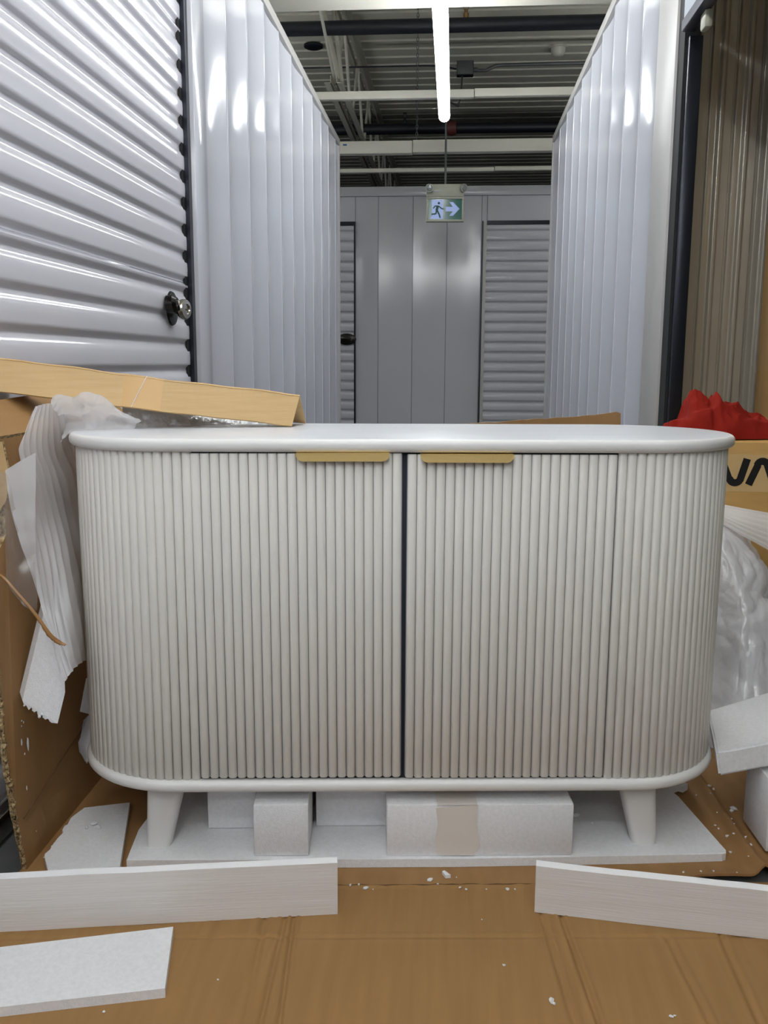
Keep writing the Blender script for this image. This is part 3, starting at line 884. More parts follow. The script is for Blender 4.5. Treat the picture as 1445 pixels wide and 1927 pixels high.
# ================================================================== FOAM UNDER AND ROUND THE SIDEBOARD
def in_cab(o, x, y, z=0.0, rz=0.0):
    c_, s_ = math.cos(CR), math.sin(CR)
    o.location = (CX + c_ * x - s_ * y, CY + s_ * x + c_ * y, z)
    o.rotation_euler = (0, 0, CR + rz)
    return o

def rough_box(name, sx, sy, sz, mk, bevel=0.003, seed=0.0, amp=0.0008, cuts=1):
    """block with its origin at the centre of its base"""
    bm = bmesh.new()
    add_box(bm, (-sx / 2, -sy / 2, 0), (sx / 2, sy / 2, sz), bevel)
    for v in bm.verts:
        v.co += Vector((nz(v.co, 9, seed), nz(v.co, 9, seed + 3), nz(v.co, 9, seed + 7))) * amp
    return obj(name, bm, mk, None, True, 0.6)

# base board with holes where the feet stand: a sheet outline with a slightly uneven rear edge
BZ = 0.0105
bs = [(-0.483, -0.200), (-0.30, -0.2035), (0.10, -0.2035), (0.40, -0.197), (0.566, -0.190), (0.574, -0.186), (0.577, -0.178),
      (0.560, 0.02), (0.552, 0.055), (0.40, 0.058), (0.40, 0.205), (-0.47, 0.205), (-0.47, 0.03), (-0.487, -0.10)]
bm = bmesh.new()
add_prism(bm, [(x, y, 0) for x, y in bs], (0, 0, 0.0155))
bmesh.ops.bevel(bm, geom=[e for e in bm.edges if abs(e.verts[0].co.z - 0.0155) < 1e-5 and abs(e.verts[1].co.z - 0.0155) < 1e-5], offset=0.0012, segments=1, affect='EDGES')
fb = obj('foam_board', bm, 'eps')
in_cab(fb, 0, 0, BZ); top(fb, 'white polystyrene base board under the sideboard with the feet sunk in it', 'foam board')

ft = BZ + 0.0157
o = rough_box('foam_block', 0.0965, 0.16, 0.0965, 'eps', seed=1); in_cab(o, -0.2145, -0.113, ft); top(o, 'near white foam block with square front, left of centre under the sideboard', 'foam block')
tb = empty('foam_block'); in_cab(tb, 0.1335, -0.145, ft); top(tb, 'long white foam block with a tape patch under the right door', 'foam block')
o = rough_box('block_body', 0.327, 0.10, 0.0965, 'eps', seed=2, amp=0.001); o.parent = tb
bm = bmesh.new()
tp = [(-0.078, 0.092), (-0.005, 0.0975), (-0.006, 0.06), (-0.0, 0.02), (-0.012, 0.002), (-0.075, 0.004), (-0.079, 0.03), (-0.074, 0.06)]
add_prism(bm, [(x, -0.0512, z) for x, z in tp], (0, -0.0006, 0))
add_box(bm, (-0.076, -0.052, 0.0972), (-0.006, 0.045, 0.0979))
obj('tape', bm, 'tape_clear', tb)
o = rough_box('foam_block', 0.09, 0.14, 0.115, 'eps', seed=5); in_cab(o, -0.314, -0.028, ft); top(o, 'white foam block half hidden behind the square block beside the left leg', 'foam block')
o = rough_box('foam_block', 0.17, 0.12, 0.115, 'eps', seed=6); in_cab(o, -0.0745, -0.031, ft); top(o, 'scuffed white foam block set back under the gap between the doors', 'foam block')
o = rough_box('foam_block', 0.86, 0.035, 0.105, 'eps', seed=8); in_cab(o, 0.02, 0.185, ft); top(o, 'low white foam bar at the back edge of the base board', 'foam block')

# thin sheet leaning behind the right leg, with a torn corner
bm = bmesh.new()
add_prism(bm, [(0.403, 0.062, 0), (0.563, 0.062, 0), (0.575, 0.064, 0.004), (0.586, 0.066, 0.0), (0.598, 0.072, 0.004), (0.590, 0.085, 0.0), (0.575, 0.095, 0.004), (0.54, 0.13, 0.0), (0.53, 0.17, 0), (0.403, 0.17, 0)], (0, 0, 0.013))
o = obj('foam_offcut', bm, 'eps'); in_cab(o, 0, 0, BZ); top(o, 'flat white foam piece with a torn corner behind the right leg', 'foam piece')

def plate(name, poly, z, h, label, cat='foam piece', mk='eps', jitter=None, tilt=None):
    cx_ = sum(p[0] for p in poly) / len(poly); cy_ = sum(p[1] for p in poly) / len(poly)
    bm = bmesh.new()
    add_prism(bm, [(p[0] - cx_, p[1] - cy_, 0) for p in poly], (0, 0, h))
    o = obj(name, bm, mk)
    o.location = (cx_, cy_, z)
    if tilt: o.rotation_euler = tilt
    return top(o, label, cat)

def jag(a, b, n, amp, seed):
    rnd = random.Random(seed)
    out = []
    for i in range(n + 1):
        t_ = i / n
        out.append((a[0] + (b[0] - a[0]) * t_ + (rnd.uniform(-amp, amp) if 0 < i < n else 0),
                    a[1] + (b[1] - a[1]) * t_ + (rnd.uniform(-amp, amp) if 0 < i < n else 0)))
    return out
pl_ = [(-0.556, 1.368), (-0.620, 1.590)] + [(-0.700, 1.562)] + jag((-0.708, 1.53), (-0.700, 1.39), 14, 0.0035, 3) + [(-0.672, 1.344)]
plate('foam_offcut', pl_, 0.0125, 0.014, 'flat white foam scrap with a crumbled edge left of the base board')

# loose boards in front
def board(label, a, b, h, th, z0, mk='eps_cut', lean=0.0, name='foam_board'):
    a = Vector(a); b = Vector(b)
    L = (b - a).length
    bm = bmesh.new()
    N = 16
    vs = []
    for i in range(N + 1):
        x = -L / 2 + L * i / N
        e1 = 0.0008 * nz(Vector((x * 9, 0, 0)), 1, h * 100); e2 = 0.0012 * nz(Vector((x * 30, 5, 0)), 1, h * 70)
        vs.append([bm.verts.new((x, e1, 0)), bm.verts.new((x, e1 + lean, h + e2)), bm.verts.new((x, th + e1 + lean, h + e2)), bm.verts.new((x, th + e1, 0))])
    for p, q in zip(vs, vs[1:]):
        for k in range(4):
            ff = bm.faces.new((p[k], p[(k + 1) % 4], q[(k + 1) % 4], q[k]))
            if k == 1: ff.material_index = 1
    bm.faces.new(vs[0]).material_index = 1; bm.faces.new(list(reversed(vs[-1]))).material_index = 1
    o = obj(name, bm, [mk, 'eps_white'], None, True, 0.5)
    m_ = (a + b) / 2
    o.location = (m_.x, m_.y, z0)
    o.rotation_euler = (0, 0, math.atan2((b - a).y, (b - a).x))
    return top(o, label, 'foam board')
board('long wire-cut foam board standing on edge at lower left', (-0.79, 1.188), (-0.1705, 1.295), 0.0895, 0.017, 0.0074)
board('wire-cut foam board standing on edge at lower right', (0.145, 1.327), (0.78, 1.255), 0.0805, 0.0175, 0.0074)
pl_ = [(-0.385, 1.085), (-0.416, 1.220), (-0.657, 1.151), (-0.795, 1.111), (-0.795, 0.979), (-0.594, 1.031)]
plate('foam_board', pl_, 0.0074, 0.0150, 'flat white foam slab lying on the cardboard at lower left corner', 'foam board')

# ================================================================== OPENED CARTON
ct = empty('shipping_carton', (0, 1.6, 0)); top(ct, 'opened brown cardboard carton the sideboard stands in', 'carton')
ct_off = Vector((0, 1.6, 0))
creases = [((-0.285, 1.274), (-0.264, 1.05), 0.0030, 0.0042), ((-0.253, 1.277), (-0.243, 1.052), 0.0034, 0.0034), ((-0.239, 1.278), (-0.218, 1.054), 0.0036, 0.0030),
           ((0.187, 1.319), (0.21, 1.089), 0.0042, 0.0032), ((0.156, 1.314), (0.176, 1.086), 0.0026, 0.0035), ((0.346, 1.256), (0.359, 1.101), 0.0026, 0.0035),
           ((0.428, 1.289), (0.425, 1.107), 0.0028, 0.0035), ((-0.36, 1.27), (-0.345, 1.05), 0.0014, 0.004), ((-0.9, 1.172), (0.9, 1.332), 0.0020, 0.0030)]
def seg_d(x, y, a, b, ext=1.0):
    dx, dy = b[0] - a[0], b[1] - a[1]
    L2 = dx * dx + dy * dy
    t_ = ((x - a[0]) * dx + (y - a[1]) * dy) / L2
    t_ = min(max(t_, -0.15), ext)
    return math.hypot(x - a[0] - dx * t_, y - a[1] - dy * t_)
def yscore(x): return 1.392 + 0.0985 * x
def flap_z(x, y):
    z = 0.0072
    for a, b, dp, wd in creases:
        d = seg_d(x, y, a, b, 3.0)
        if d < wd * 3.2: z -= dp * math.exp(-(d / wd) ** 2)
        if d < wd * 6: z += dp * 0.35 * math.exp(-((d - wd * 2.4) / wd) ** 2)
    z += 0.0014 * nz(Vector((x, y, 0)), 5, 2.0)
    # humped lip next to the score line
    d = yscore(x) - y
    if d < 0.02 and x < 0.35: z += 0.0035 * math.exp(-((d - 0.004) / 0.005) ** 2)
    return min(max(z, 0.0012), 0.0108)
NX, NY = 820, 190
vx, fc = [], []
for j_ in range(NY + 1):
    for i_ in range(NX + 1):
        x = -0.80 + 1.72 * i_ / NX
        y0_, y1_ = 0.86, yscore(x) + (0.0015 * nz(Vector((x * 60, 0, 0)), 1, 4))
        tt = j_ / NY
        y = y0_ + (y1_ - y0_) * (1 - (1 - tt) ** 1.0)
        vx.append((x, y - 1.6, flap_z(x, y)))
for j_ in range(NY):
    for i_ in range(NX):
        a_ = j_ * (NX + 1) + i_
        fc.append((a_, a_ + 1, a_ + NX + 2, a_ + NX + 1))
raw('front_flap', vx, fc, 'card', ct, True)
# torn crack along the score line between flap and bottom
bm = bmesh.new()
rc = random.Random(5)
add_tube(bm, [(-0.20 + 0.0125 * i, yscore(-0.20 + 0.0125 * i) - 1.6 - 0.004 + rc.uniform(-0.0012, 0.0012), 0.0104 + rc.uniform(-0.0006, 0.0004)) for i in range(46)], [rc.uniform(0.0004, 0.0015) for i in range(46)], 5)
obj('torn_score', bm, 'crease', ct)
# bottom panel
def base_z(x, y):
    z = 0.0098
    if x > 0.30:
        e = max(0.0, 1.50 - y) / 0.07
        z += 0.016 * min(1, (x - 0.30) / 0.2) * min(e, 1.0) ** 1.5 * (1 if x > 0.3 else 0)
        z += 0.02 * math.exp(-((x - (0.534 + (1.70 - y) * 0.05)) / 0.012) ** 2) * (1 if y > 1.4 else 0)
        if x > 0.55: z += (x - 0.55) * 0.04
    z += 0.0012 * nz(Vector((x, y, 0)), 7, 5.0) * (1 if x > 0.5 or y < 1.42 else 0)
    return z
NX, NY = 260, 90
vx, fc = [], []
for j_ in range(NY + 1):
    for i_ in range(NX + 1):
        x = -0.735 + 1.50 * i_ / NX
        ys_ = yscore(x) - 0.002 + (0.0015 * nz(Vector((x * 60, 3, 0)), 1, 4))
        if x > 0.3: ys_ += 0.008 * nz(Vector((x * 10, 9, 0)), 1, 1) + (x - 0.3) * 0.03
        y = ys_ + (1.98 - ys_) * j_ / NY
        vx.append((x, y - 1.6, base_z(x, y)))
N_ = len(vx)
vx += [(a_, b_, c_ - 0.0045) for a_, b_, c_ in vx]
for j_ in range(NY):
    for i_ in range(NX):
        a_ = j_ * (NX + 1) + i_
        fc.append((a_, a_ + 1, a_ + NX + 2, a_ + NX + 1))
for i_ in range(NX):
    fc.append((i_, N_ + i_, N_ + i_ + 1, i_ + 1))
raw('bottom_panel', vx, fc, 'card_in', ct, True, 0.9)

def wall_panel(name, poly, n, mk, parent, edge_mk='card_edge'):
    """thin board with torn edges: faces in one material, the cut edge in another"""
    bm = bmesh.new()
    fs = add_prism(bm, poly, n)
    for f in fs: f.material_index = 1
    return obj(name, bm, [mk, edge_mk], parent)
rnd = random.Random(11)
# left wall, its front edge torn
pe = []
for i in range(40):
    z = 0.008 + (0.757 - 0.008) * i / 39
    yy_ = 1.375 - 0.045 * math.sin(PI * min(z / 0.75, 1)) ** 1.0 * (1 if z < 0.75 else 0) + rnd.uniform(-0.0025, 0.0025)
    if z > 0.6: yy_ = 1.37 + rnd.uniform(-0.002, 0.002)
    pe.append((z, yy_))
poly = [(-0.724 - 0.004 * math.sin(z * 8), y_ - 1.6, z) for z, y_ in pe] + [(-0.727, 1.98 - 1.6, 0.757), (-0.735, 1.98 - 1.6, 0.008)]
wall_panel('side_panel', poly, (-0.009, 0, 0), 'card_in', ct)
# tattered fluting strip along the torn edge
bm = bmesh.new()
for i in range(150):
    z = 0.02 + 0.73 * i / 150 + rnd.uniform(-0.003, 0.003)
    k = min(range(40), key=lambda q: abs(pe[q][0] - z))
    y_ = pe[k][1] - 1.6
    r_ = bmesh.ops.create_icosphere(bm, subdivisions=1, radius=rnd.uniform(0.0018, 0.0042))
    for v in r_['verts']:
        v.co = Vector((v.co.x * 0.8, v.co.y * 0.8, v.co.z * 2.4)) + Vector((-0.7285 + rnd.uniform(-0.003, 0.003), y_ - 0.001 + rnd.uniform(-0.002, 0.002), z))
o = obj('torn_edge', bm, 'card_edge', ct, True); o['kind'] = 'stuff'
# diagonal crease flap line on the left wall
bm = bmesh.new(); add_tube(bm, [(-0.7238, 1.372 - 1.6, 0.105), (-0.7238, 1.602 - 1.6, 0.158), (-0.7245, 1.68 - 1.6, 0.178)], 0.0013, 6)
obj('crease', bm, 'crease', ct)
# top flap of the left wall, folded outwards against the shutter
poly = [(-0.724, 1.365 - 1.6, 0.757), (-0.792, 1.33 - 1.6, 0.803), (-0.806, 1.93 - 1.6, 0.822), (-0.724, 1.97 - 1.6, 0.757)]
wall_panel('top_flap', poly, (0.002, 0, 0.005), 'card', ct)
# little folded tab hanging at its front corner
poly = [(-0.730, 1.362 - 1.6, 0.752), (-0.718, 1.372 - 1.6, 0.754), (-0.712, 1.376 - 1.6, 0.70), (-0.716, 1.37 - 1.6, 0.66), (-0.727, 1.362 - 1.6, 0.64)]
wall_panel('torn_tab', poly, (0.001, 0.004, 0), 'card_light', ct)
# back wall of the carton with its torn, rising top edge
tp = [(-0.735, 0.008), (0.50, 0.012), (0.42, 0.35), (0.372, 0.55), (0.364, 0.775), (0.355, 0.7785)]
x = 0.33
while x > 0.0:
    tp.append((x, 0.7765 - 0.010 * ((0.36 - x) / 0.1) ** 0.8 * 0.55 - (0.36 - x) * 0.04 + rnd.uniform(-0.0012, 0.0012))); x -= 0.014
tp += [(-0.1, 0.735), (-0.735, 0.74)]
wall_panel('back_panel', [(a_, 1.98 - 1.6, b_) for a_, b_ in tp], (0, 0.007, 0), 'card_in', ct)
# torn ribbon of tape and paper off the carton
rb = [(-0.733, 1.345, 0.546), (-0.712, 1.335, 0.542), (-0.687, 1.332, 0.516), (-0.658, 1.332, 0.481), (-0.637, 1.332, 0.450), (-0.624, 1.335, 0.437), (-0.614, 1.335, 0.431)]
wd = [0.0016, 0.0022, 0.0028, 0.0045, 0.0065, 0.006, 0.0008]
vx, fc = [], []
NN = 48
for i in range(NN + 1):
    t_ = i / NN
    p = catmull([Vector(q) for q in rb], t_)
    k_ = t_ * 6; a_ = min(int(k_), 5)
    ww = wd[a_] + (wd[a_ + 1] - wd[a_]) * (k_ - a_) + (rnd.uniform(0, 0.002) if t_ > 0.45 else 0)
    tn = Vector((0.6, 0, 0.8))
    vx += [p + tn * 0.0012, p + Vector((0, 0.0012, 0)), p - tn * ww, p - tn * ww * 0.5 - Vector((0, 0.002, 0))]
for i in range(NN):
    for k in range(4):
        fc.append((4 * i + k, 4 * i + (k + 1) % 4, 4 * i + 4 + (k + 1) % 4, 4 * i + 4 + k))
raw('torn_ribbon', vx, fc, 'card_tape', ct).location = (0, -1.6, 0)

# long folded cardboard edge protector lying over the carton and the sideboard
def angle_strip():
    Lr, Lf, Lb = Vector((-0.824, 1.572, 0.887)), Vector((-0.81, 1.537, 0.828)), Vector((-0.823, 1.62, 0.83))
    Rr, Rf, Rb = Vector((-0.298, 1.732, 0.8185)), Vector((-0.308, 1.696, 0.7605)), Vector((-0.2985, 1.80, 0.7605))
    e = empty('edge_protector', tuple((Rf + Vector((-0.25, 0, 0)))[:])); top(e, 'long folded tan cardboard strip leaning on the left end of the sideboard', 'cardboard strip')
    O = Rf + Vector((-0.25, 0, 0))
    def face(name, La, Lb_, Ra, Rb_, thv, mk, s0=0.0, s1=1.0, lift=0.0, k=24):
        bm = bmesh.new()
        rows = []
        for i in range(k + 1):
            s = s0 + (s1 - s0) * i / k
            w_ = 0.0012 * math.sin(s * 9) + 0.0008 * math.sin(s * 31)
            a = La.lerp(Ra, s) + Vector((0, 0, w_)); b = Lb_.lerp(Rb_, s) + Vector((0, 0, w_ * 0.6))
            n = thv
            rows.append([bm.verts.new(a - O + n * lift), bm.verts.new(b - O + n * lift), bm.verts.new(b - O - n * 0.0035), bm.verts.new(a - O - n * 0.0035)])
        for p, q in zip(rows, rows[1:]):
            for m_ in range(4): bm.faces.new((p[m_], p[(m_ + 1) % 4], q[(m_ + 1) % 4], q[m_]))
        bm.faces.new(rows[0]); bm.faces.new(list(reversed(rows[-1])))
        return obj(name, bm, mk, e)
    nf = (Rr - Lr).cross(Lf - Lr).normalized()
    if nf.y > 0: nf = -nf
    nb = (Rr - Lr).cross(Lb - Lr).normalized()
    if nb.y < 0: nb = -nb
    face('front_face', Lr, Lf, Rr, Rf, nf, 'card_light')
    face('back_face', Lr, Lb, Rr, Rb, nb, 'card_light')
    face('tape_band', Lr, Lf, Rr, Rf, nf, 'card_tape2', 0.405, 0.535, 0.0006, 8)
    # pale string line across the tape
    a = Lr.lerp(Rr, 0.478) + nf * 0.001 - O; b = Lf.lerp(Rf, 0.438) + nf * 0.001 - O
    obj('string', add_tube(bmesh.new(), [a, a.lerp(b, 0.5) + nf * 0.001, b], 0.0006, 5), 'eps', e)
    return e

angle_strip()

# ================================================================== LOOSE SHEETS
# the bag and the pleated sheet spread farther into the open unit and sink towards the floor
for r_ in BAG:
    q = r_[-1]; r_.append((q[0] + 0.09, q[1] + 0.03, max(q[2] * 0.72, 0.17))); r_.append((q[0] + 0.15, q[1] + 0.08, max(q[2] * 0.35, 0.06)))
for r_ in PLEAT:
    q = r_[-1]; r_.append((q[0] + 0.12, q[1] - 0.01, q[2] - 0.06)); r_.append((q[0] + 0.20, q[1], q[2] - 0.20))
def pleat(u, v, f_, amp, skew=0.0):
    x = (u * f_ + v * skew)
    fr_ = x - math.floor(x)
    return amp * (1 - abs(2 * fr_ - 1)) ** 1.6

def drape_disp(u, v, p):
    return -pleat(u, -v, 8, 0.006, 5.0) * (0.6 + 0.4 * math.sin(PI * min(v * 1.4, 1))) + 0.002 * ridged(p, 9, 1.0)
o = patch('foam_sheet', DRAPE, 90, 150, 'foam_sheet', None, drape_disp)
top(o, 'pleated translucent foam sheet hanging between the carton and the sideboard', 'foam wrap')
o = patch('foam_sheet', LUMP, 80, 50, 'foam_sheet', None, lambda u, v, p: 0.007 * ridged(p, 22, 3.0) * (1 - 0.5 * v) + 0.003 * ridged(p, 60, 2))
top(o, 'crumpled white foam sheet bunched on the left end of the sideboard top', 'foam wrap')
o = patch('foam_sheet', FOLD, 30, 60, 'foam_sheet', None, lambda u, v, p: 0.002 * ridged(p, 20, 5.0))
top(o, 'smooth folded foam sheet flap hanging at the torn carton edge', 'foam wrap')
o = patch('plastic_film', FILM, 40, 50, 'film', None, lambda u, v, p: 0.005 * ridged(p, 25, 8.0))
top(o, 'clear crinkled film over the torn left carton edge', 'plastic film')
o = patch('plastic_film', CLEAR, 120, 16, 'film_grey', None, lambda u, v, p: 0.006 * ridged(p, 32, 6.0) + 0.003 * ridged(p, 80, 1.0))
top(o, 'grey crinkled clear film lying under the tan cardboard strip', 'plastic film')
o = patch('plastic_bag', BAG, 130, 150, 'bag', None, lambda u, v, p: 0.011 * ridged(p, 7, 4.0) + 0.005 * ridged(p, 19, 9.0) + 0.0015 * ridged(p, 50, 2.0))
top(o, 'bulging wrinkled white plastic bag right of the sideboard', 'plastic bag')
o = patch('foam_sheet', PLEAT, 60, 60, 'foam_sheet', None, lambda u, v, p: pleat(v, u, 7, 0.006, 0.0))
top(o, 'pleated white foam sheet in front of the printed box at right', 'foam wrap')

# broken foam board stuck in the left gap
pts = [(-0.674, 1.45, 0.538), (-0.691, 1.42, 0.461), (-0.714, 1.375, 0.318)]
bot = [(-0.714, 1.375, 0.318), (-0.711, 1.375, 0.308), (-0.708, 1.375, 0.310), (-0.704, 1.375, 0.301), (-0.699, 1.375, 0.306), (-0.695, 1.375, 0.297),
       (-0.690, 1.375, 0.300), (-0.686, 1.375, 0.290), (-0.681, 1.375, 0.294), (-0.677, 1.375, 0.285), (-0.671, 1.375, 0.287), (-0.666, 1.375, 0.280), (-0.655, 1.375, 0.279)]
poly = [Vector((-0.688, 1.418, 0.462))] + [Vector(p) for p in bot] + [Vector((-0.644, 1.386, 0.33)), Vector((-0.650, 1.405, 0.42)), Vector((-0.655, 1.412, 0.45))]
O = Vector((-0.68, 1.38, 0.279))
bm = bmesh.new(); add_prism(bm, [p - O for p in poly], (-0.011, 0.014, 0.009))
for q in range(26):
    p = Vector(bot[rnd.randrange(len(bot))]) - O
    r_ = bmesh.ops.create_icosphere(bm, subdivisions=1, radius=rnd.uniform(0.0018, 0.0032))
    d_ = Vector((-0.011, 0.014, 0.009)) * rnd.random()
    for v in r_['verts']: v.co += p + d_
o = obj('foam_board', bm, 'eps'); o.location = O; top(o, 'broken white foam board with a ragged lower end in the left gap', 'foam board')
bm = bmesh.new(); add_prism(bm, [(0, 0, 0.075), (-0.016, 0, 0.007), (0.012, 0, 0.0), (0.02, 0, 0.09)], (0.004, 0.012, 0))
o = obj('foam_offcut', bm, 'eps'); o.location = (-0.700, 1.60, 0.20); top(o, 'small white foam sliver behind the ragged board at left', 'foam piece')
bm = bmesh.new()
vv = [(0, 0, 0.09), (-0.014, 0.004, 0.04), (-0.012, 0.0, 0.025), (0.002, 0.002, 0.0), (0.01, 0.012, 0.02), (0.012, 0.004, 0.10)]
add_prism(bm, vv, (0.003, 0.02, 0.002))
bmesh.ops.subdivide_edges(bm, edges=bm.edges[:], cuts=3, use_grid_fill=True)
for v in bm.verts: v.co += Vector((nz(v.co, 60, 1), nz(v.co, 60, 4), nz(v.co, 60, 8))) * 0.004
o = obj('plastic_bag', bm, 'bag', None, True); o.location = (-0.703, 1.585, 0.105); top(o, 'crumpled tip of white wrap low beside the left end of the sideboard', 'plastic bag')

# foam block and slab under the bag at right
o = rough_box('foam_block', 0.17, 0.115, 0.135, 'eps', seed=12); o.location = (0.655, 1.585, 0.0185); o.rotation_euler = (0, 0, 0.03)
top(o, 'upright white foam block at the right edge below the tilted slab', 'foam block')
bm = bmesh.new()
P0 = [(-0.075, -0.10, -0.005), (0.20, -0.09, 0.06), (0.22, 0.16, 0.06), (-0.035, 0.10, -0.005)]
add_prism(bm, P0, (-0.008, 0.0, 0.046))
bmesh.ops.bevel(bm, geom=bm.edges[:], offset=0.004, segments=2, affect='EDGES')
o = obj('foam_board', bm, 'eps', None, True, 0.6); o.location = (0.565, 1.65, 0.152); top(o, 'thick white foam slab tilted under the plastic bag at right', 'foam board')

# ================================================================== BOXES AND CLOTH IN THE OPEN UNIT
pb = empty('cardboard_box', (0.83, 2.4, 0)); top(pb, 'ochre cardboard box with black logo letters in the open unit', 'box')
obj('box_body', add_box(bmesh.new(), (-0.31, -0.2, 0.0), (0.31, 0.15, 0.697), 0.003), 'card_box', pb, True, 0.6)
obj('paper_band', add_box(bmesh.new(), (-0.3105, -0.2006, 0.577), (0.3105, -0.19, 0.668)), 'box_band', pb)
def stroke(bm, pts, wdt, y):
    pts = [Vector((p[0], y, p[1])) for p in pts]
    n = len(pts)
    L_, R_ = [], []
    for i in range(n):
        d = (pts[min(i + 1, n - 1)] - pts[max(i - 1, 0)]).normalized()
        nn = Vector((-d.z, 0, d.x)) * wdt
        L_.append(bm.verts.new(pts[i] + nn)); R_.append(bm.verts.new(pts[i] - nn))
    for i in range(n - 1):
        bm.faces.new((L_[i], L_[i + 1], R_[i + 1], R_[i]))
bm = bmesh.new()
def arc(cx_, cz_, r, a0, a1, n=8):
    return [(cx_ + r * math.cos(a0 + (a1 - a0) * i / n), cz_ + r * math.sin(a0 + (a1 - a0) * i / n)) for i in range(n + 1)]
ox = -0.83
stroke(bm, [(0.651 + ox, 0.650), (0.668 + ox, 0.610)] + arc(0.6835 + ox, 0.6125, 0.0135, PI * 1.12, PI * 1.85) + [(0.709 + ox, 0.6575)], 0.0088, -0.2012)
stroke(bm, [(0.716 + ox, 0.5945), (0.7345 + ox, 0.641)] + arc(0.7455 + ox, 0.6395, 0.0125, PI * 0.88, PI * 0.12) + [(0.776 + ox, 0.5945)], 0.0088, -0.2012)
obj('printed_letters', bm, 'print_black', pb)

tc_ = empty('tall_carton', (1.25, 2.77, 0)); top(tc_, 'tall glossy tan carton against the ribbed wall at right edge', 'box')
obj('box_body', add_box(bmesh.new(), (-0.30, -0.15, 0), (0.30, 0.15, 2.1), 0.004), 'tall_card', tc_, True, 0.6)

# red cloth crumpled on the box
sil = [(0.530, 0.0), (0.545, 0.030), (0.575, 0.034), (0.584, 0.052), (0.592, 0.088), (0.606, 0.107), (0.622, 0.108), (0.634, 0.102), (0.644, 0.086), (0.652, 0.093), (0.660, 0.101), (0.672, 0.088),
       (0.690, 0.078), (0.715, 0.074), (0.738, 0.066), (0.755, 0.058), (0.775, 0.050), (0.800, 0.038), (0.815, 0.012), (0.825, 0.0)]
def silh(x):
    for a, b in zip(sil, sil[1:]):
        if a[0] <= x <= b[0]:
            return a[1] + (b[1] - a[1]) * (x - a[0]) / (b[0] - a[0])
    return 0.0
vx, fc = [], []
NX, NY = 110, 60
for j_ in range(NY + 1):
    for i_ in range(NX + 1):
        u, v = i_ / NX, j_ / NY
        x = 0.528 + 0.30 * u
        sq = math.sin(PI * min(max(v, 0.0), 1.0)) ** 0.55
        half = 0.055 + 0.03 * math.sin(PI * u) + 0.012 * nz(Vector((x * 20, 0, 0)), 1, 2)
        y = 2.335 + (v - 0.5) * 2 * half + 0.02 * (u - 0.5)
        z = silh(x - 0.012 * nz(Vector((0, v * 4, 0)), 1, 3) * math.sin(PI * v)) * sq
        p = Vector((x, y, z))
        wr = 0.020 * ridged(p, 13, 3.3) * sq * (1 if v < 0.45 or v > 0.6 else 0.35) + 0.008 * ridged(p, 34, 1.3) * sq
        z = max(z + (wr - 0.008 * sq if z > 0.02 else 0), 0.0015)
        vx.append((x - 0.675, y - 2.335 + 0.006 * nz(p, 25, 6), z))
for j_ in range(NY):
    for i_ in range(NX):
        a_ = j_ * (NX + 1) + i_
        fc.append((a_, a_ + 1, a_ + NX + 2, a_ + NX + 1))
o = raw('red_cloth', vx, fc, 'red', None, True); o.location = (0.675, 2.335, 0.6985)
top(o, 'crumpled red cloth lying on top of the printed box', 'cloth')

# ================================================================== FOAM CRUMBS
def crumb_mesh(i):
    r_ = random.Random(100 + i)
    bm = bmesh.new()
    bmesh.ops.create_icosphere(bm, subdivisions=1, radius=1.0)
    sx_, sy_, sz_ = r_.uniform(0.6, 1.3), r_.uniform(0.5, 1.0), r_.uniform(0.35, 0.7)
    for v in bm.verts:
        v.co = Vector((v.co.x * sx_, v.co.y * sy_, v.co.z * sz_)) * r_.uniform(0.7, 1.25)
    zmin = min(v.co.z for v in bm.verts)
    for v in bm.verts: v.co.z -= zmin
    me = bpy.data.meshes.new('foam_crumb'); bm.to_mesh(me); bm.free(); me.materials.append(M['eps'])
    return me
CM = [crumb_mesh(i) for i in range(6)]
def crumb(x, y, z, s, label, group, rot=None):
    o = bpy.data.objects.new('foam_crumb', CM[rnd.randrange(6)])
    COL.objects.link(o); o.location = (x, y, z); o.scale = (s, s, s)
    o.rotation_euler = rot if rot else (0, 0, rnd.uniform(0, 6))
    return tag(o, label, 'foam crumb', group)
LF = 'small white foam crumb on the cardboard just in front of the base board'
for x, y, s in ((-0.025, 1.398, 0.0045), (0.026, 1.382, 0.0035), (0.036, 1.378, 0.003), (0.105, 1.385, 0.005), (0.118, 1.386, 0.003), (-0.012, 1.386, 0.0018), (0.02, 1.41, 0.0018),
                (-0.159, 1.370, 0.003), (-0.132, 1.368, 0.004), (-0.145, 1.374, 0.002), (-0.12, 1.366, 0.002), (0.07, 1.383, 0.0018)):
    crumb(x, y, flap_z(x, min(y, yscore(x))) if y < yscore(x) else base_z(x, y), s, LF, 'foam crumbs along the scored fold')
bm = bmesh.new(); add_prism(bm, [(-0.006, 0.006, 0), (-0.002, 0.009, 0), (0.009, -0.004, 0), (0.0, -0.006, 0)], (0, 0, 0.006))
o = obj('foam_chip', bm, 'eps'); o.location = (0.001, 1.412, 0.0102); top(o, 'large wedge-shaped foam chip in front of the long taped block', 'foam crumb')
LG = 'isolated white foam crumb lying on the open cardboard flap'
for x, y, s in ((0.089, 1.191, 0.003), (0.15, 1.123, 0.0045), (0.1535, 1.117, 0.0035), (0.309, 1.106, 0.003), (0.315, 1.109, 0.002), (-0.459, 1.05, 0.003), (-0.321, 1.125, 0.002), (0.06, 1.30, 0.0014)):
    crumb(x, y, flap_z(x, y), s, 'double foam crumb, largest on the open cardboard flap at the bottom' if s == 0.0045 else LG, 'foam crumbs on the front flap')
LR = 'small white foam crumb on the raised cardboard right of the base board'
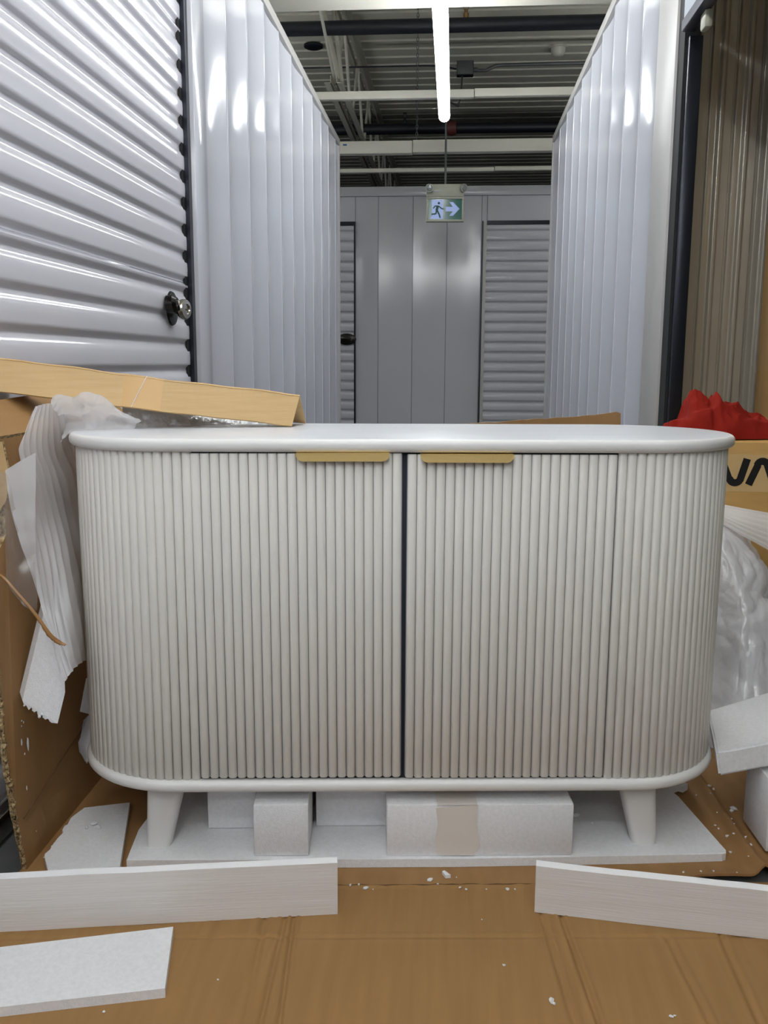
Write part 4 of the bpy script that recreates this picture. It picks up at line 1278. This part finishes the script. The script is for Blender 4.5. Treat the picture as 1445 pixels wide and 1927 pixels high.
for x, y, s in ((0.513, 1.625, 0.0035), (0.516, 1.612, 0.003), (0.568, 1.692, 0.0065), (0.561, 1.682, 0.005), (0.540, 1.765, 0.005), (0.552, 1.772, 0.004), (0.551, 1.567, 0.0035), (0.556, 1.55, 0.0035),
                (0.513, 1.528, 0.0035), (0.509, 1.744, 0.003), (0.53, 1.72, 0.0022), (0.522, 1.58, 0.0045), (0.532, 1.575, 0.0035), (0.54, 1.60, 0.0022), (0.545, 1.63, 0.002), (0.526, 1.66, 0.002),
                (0.44, 1.452, 0.0032), (0.462, 1.455, 0.0025), (0.41, 1.448, 0.0028), (0.50, 1.45, 0.002), (0.535, 1.50, 0.0022)):
    crumb(x, y, base_z(x, y), s, 'ragged foam flake, largest of the crumbs right of the base board' if s == 0.0065 else LR, 'foam crumbs on the right of the carton floor')
LL = 'white foam crumb on the carton floor by the left wall'
for x, y, s in ((-0.700, 1.422, 0.004), (-0.712, 1.445, 0.003), (-0.708, 1.437, 0.0025), (-0.703, 1.402, 0.0045), (-0.712, 1.464, 0.003), (-0.714, 1.498, 0.003), (-0.710, 1.41, 0.0022), (-0.713, 1.475, 0.002), (-0.69, 1.40, 0.0028), (-0.715, 1.53, 0.002)):
    crumb(x, y, base_z(x, y), s, LL, 'foam crumbs beside the left scrap')
LW = 'elongated white foam shred stuck to the left carton wall'
for y, z, s, e_ in ((1.368, 0.241, 0.003, 3.2), (1.389, 0.227, 0.0035, 3.0), (1.376, 0.216, 0.002, 1.2), (1.373, 0.277, 0.002, 1), (1.379, 0.272, 0.0022, 1), (1.372, 0.268, 0.0016, 1), (1.376, 0.153, 0.0018, 2.2), (1.40, 0.06, 0.0016, 1)):
    o = crumb(-0.7235, y + 0.012, z, s, LW, 'foam shreds on the carton wall', (0, PI / 2, 0))
    o.scale = (s * e_, s, s * 0.6)
LB = 'loose white foam crumb resting on the polystyrene base pieces'
c_, s_ = math.cos(CR), math.sin(CR)
for x, y, s in ((-0.655, 1.50, 0.009), (-0.642, 1.488, 0.006), (-0.664, 1.485, 0.005)):
    crumb(x, y, 0.0265, s, 'largest powdery foam crumb on the flat scrap left of the base board' if s == 0.009 else 'small powdery foam crumb beside the largest one on the left scrap', 'foam crumbs on the left scrap')
for x, y, s in ((0.335, -0.06, 0.007), (0.36, -0.085, 0.003)):
    crumb(CX + c_ * x - s_ * y, CY + s_ * x + c_ * y, 0.026, s, LB, 'foam crumbs on the base board')

# one-mesh things: put the origin at the centre of the base
for o in list(COL.objects):
    if o.type == 'MESH' and o.parent is None and not o.children and o.data.users == 1 and not o.get('kind'):
        xs = [v.co for v in o.data.vertices]
        c = Vector(((min(v.x for v in xs) + max(v.x for v in xs)) / 2, (min(v.y for v in xs) + max(v.y for v in xs)) / 2, min(v.z for v in xs)))
        for v in o.data.vertices: v.co -= c
        o.location = o.location + (o.rotation_euler.to_matrix() @ c)
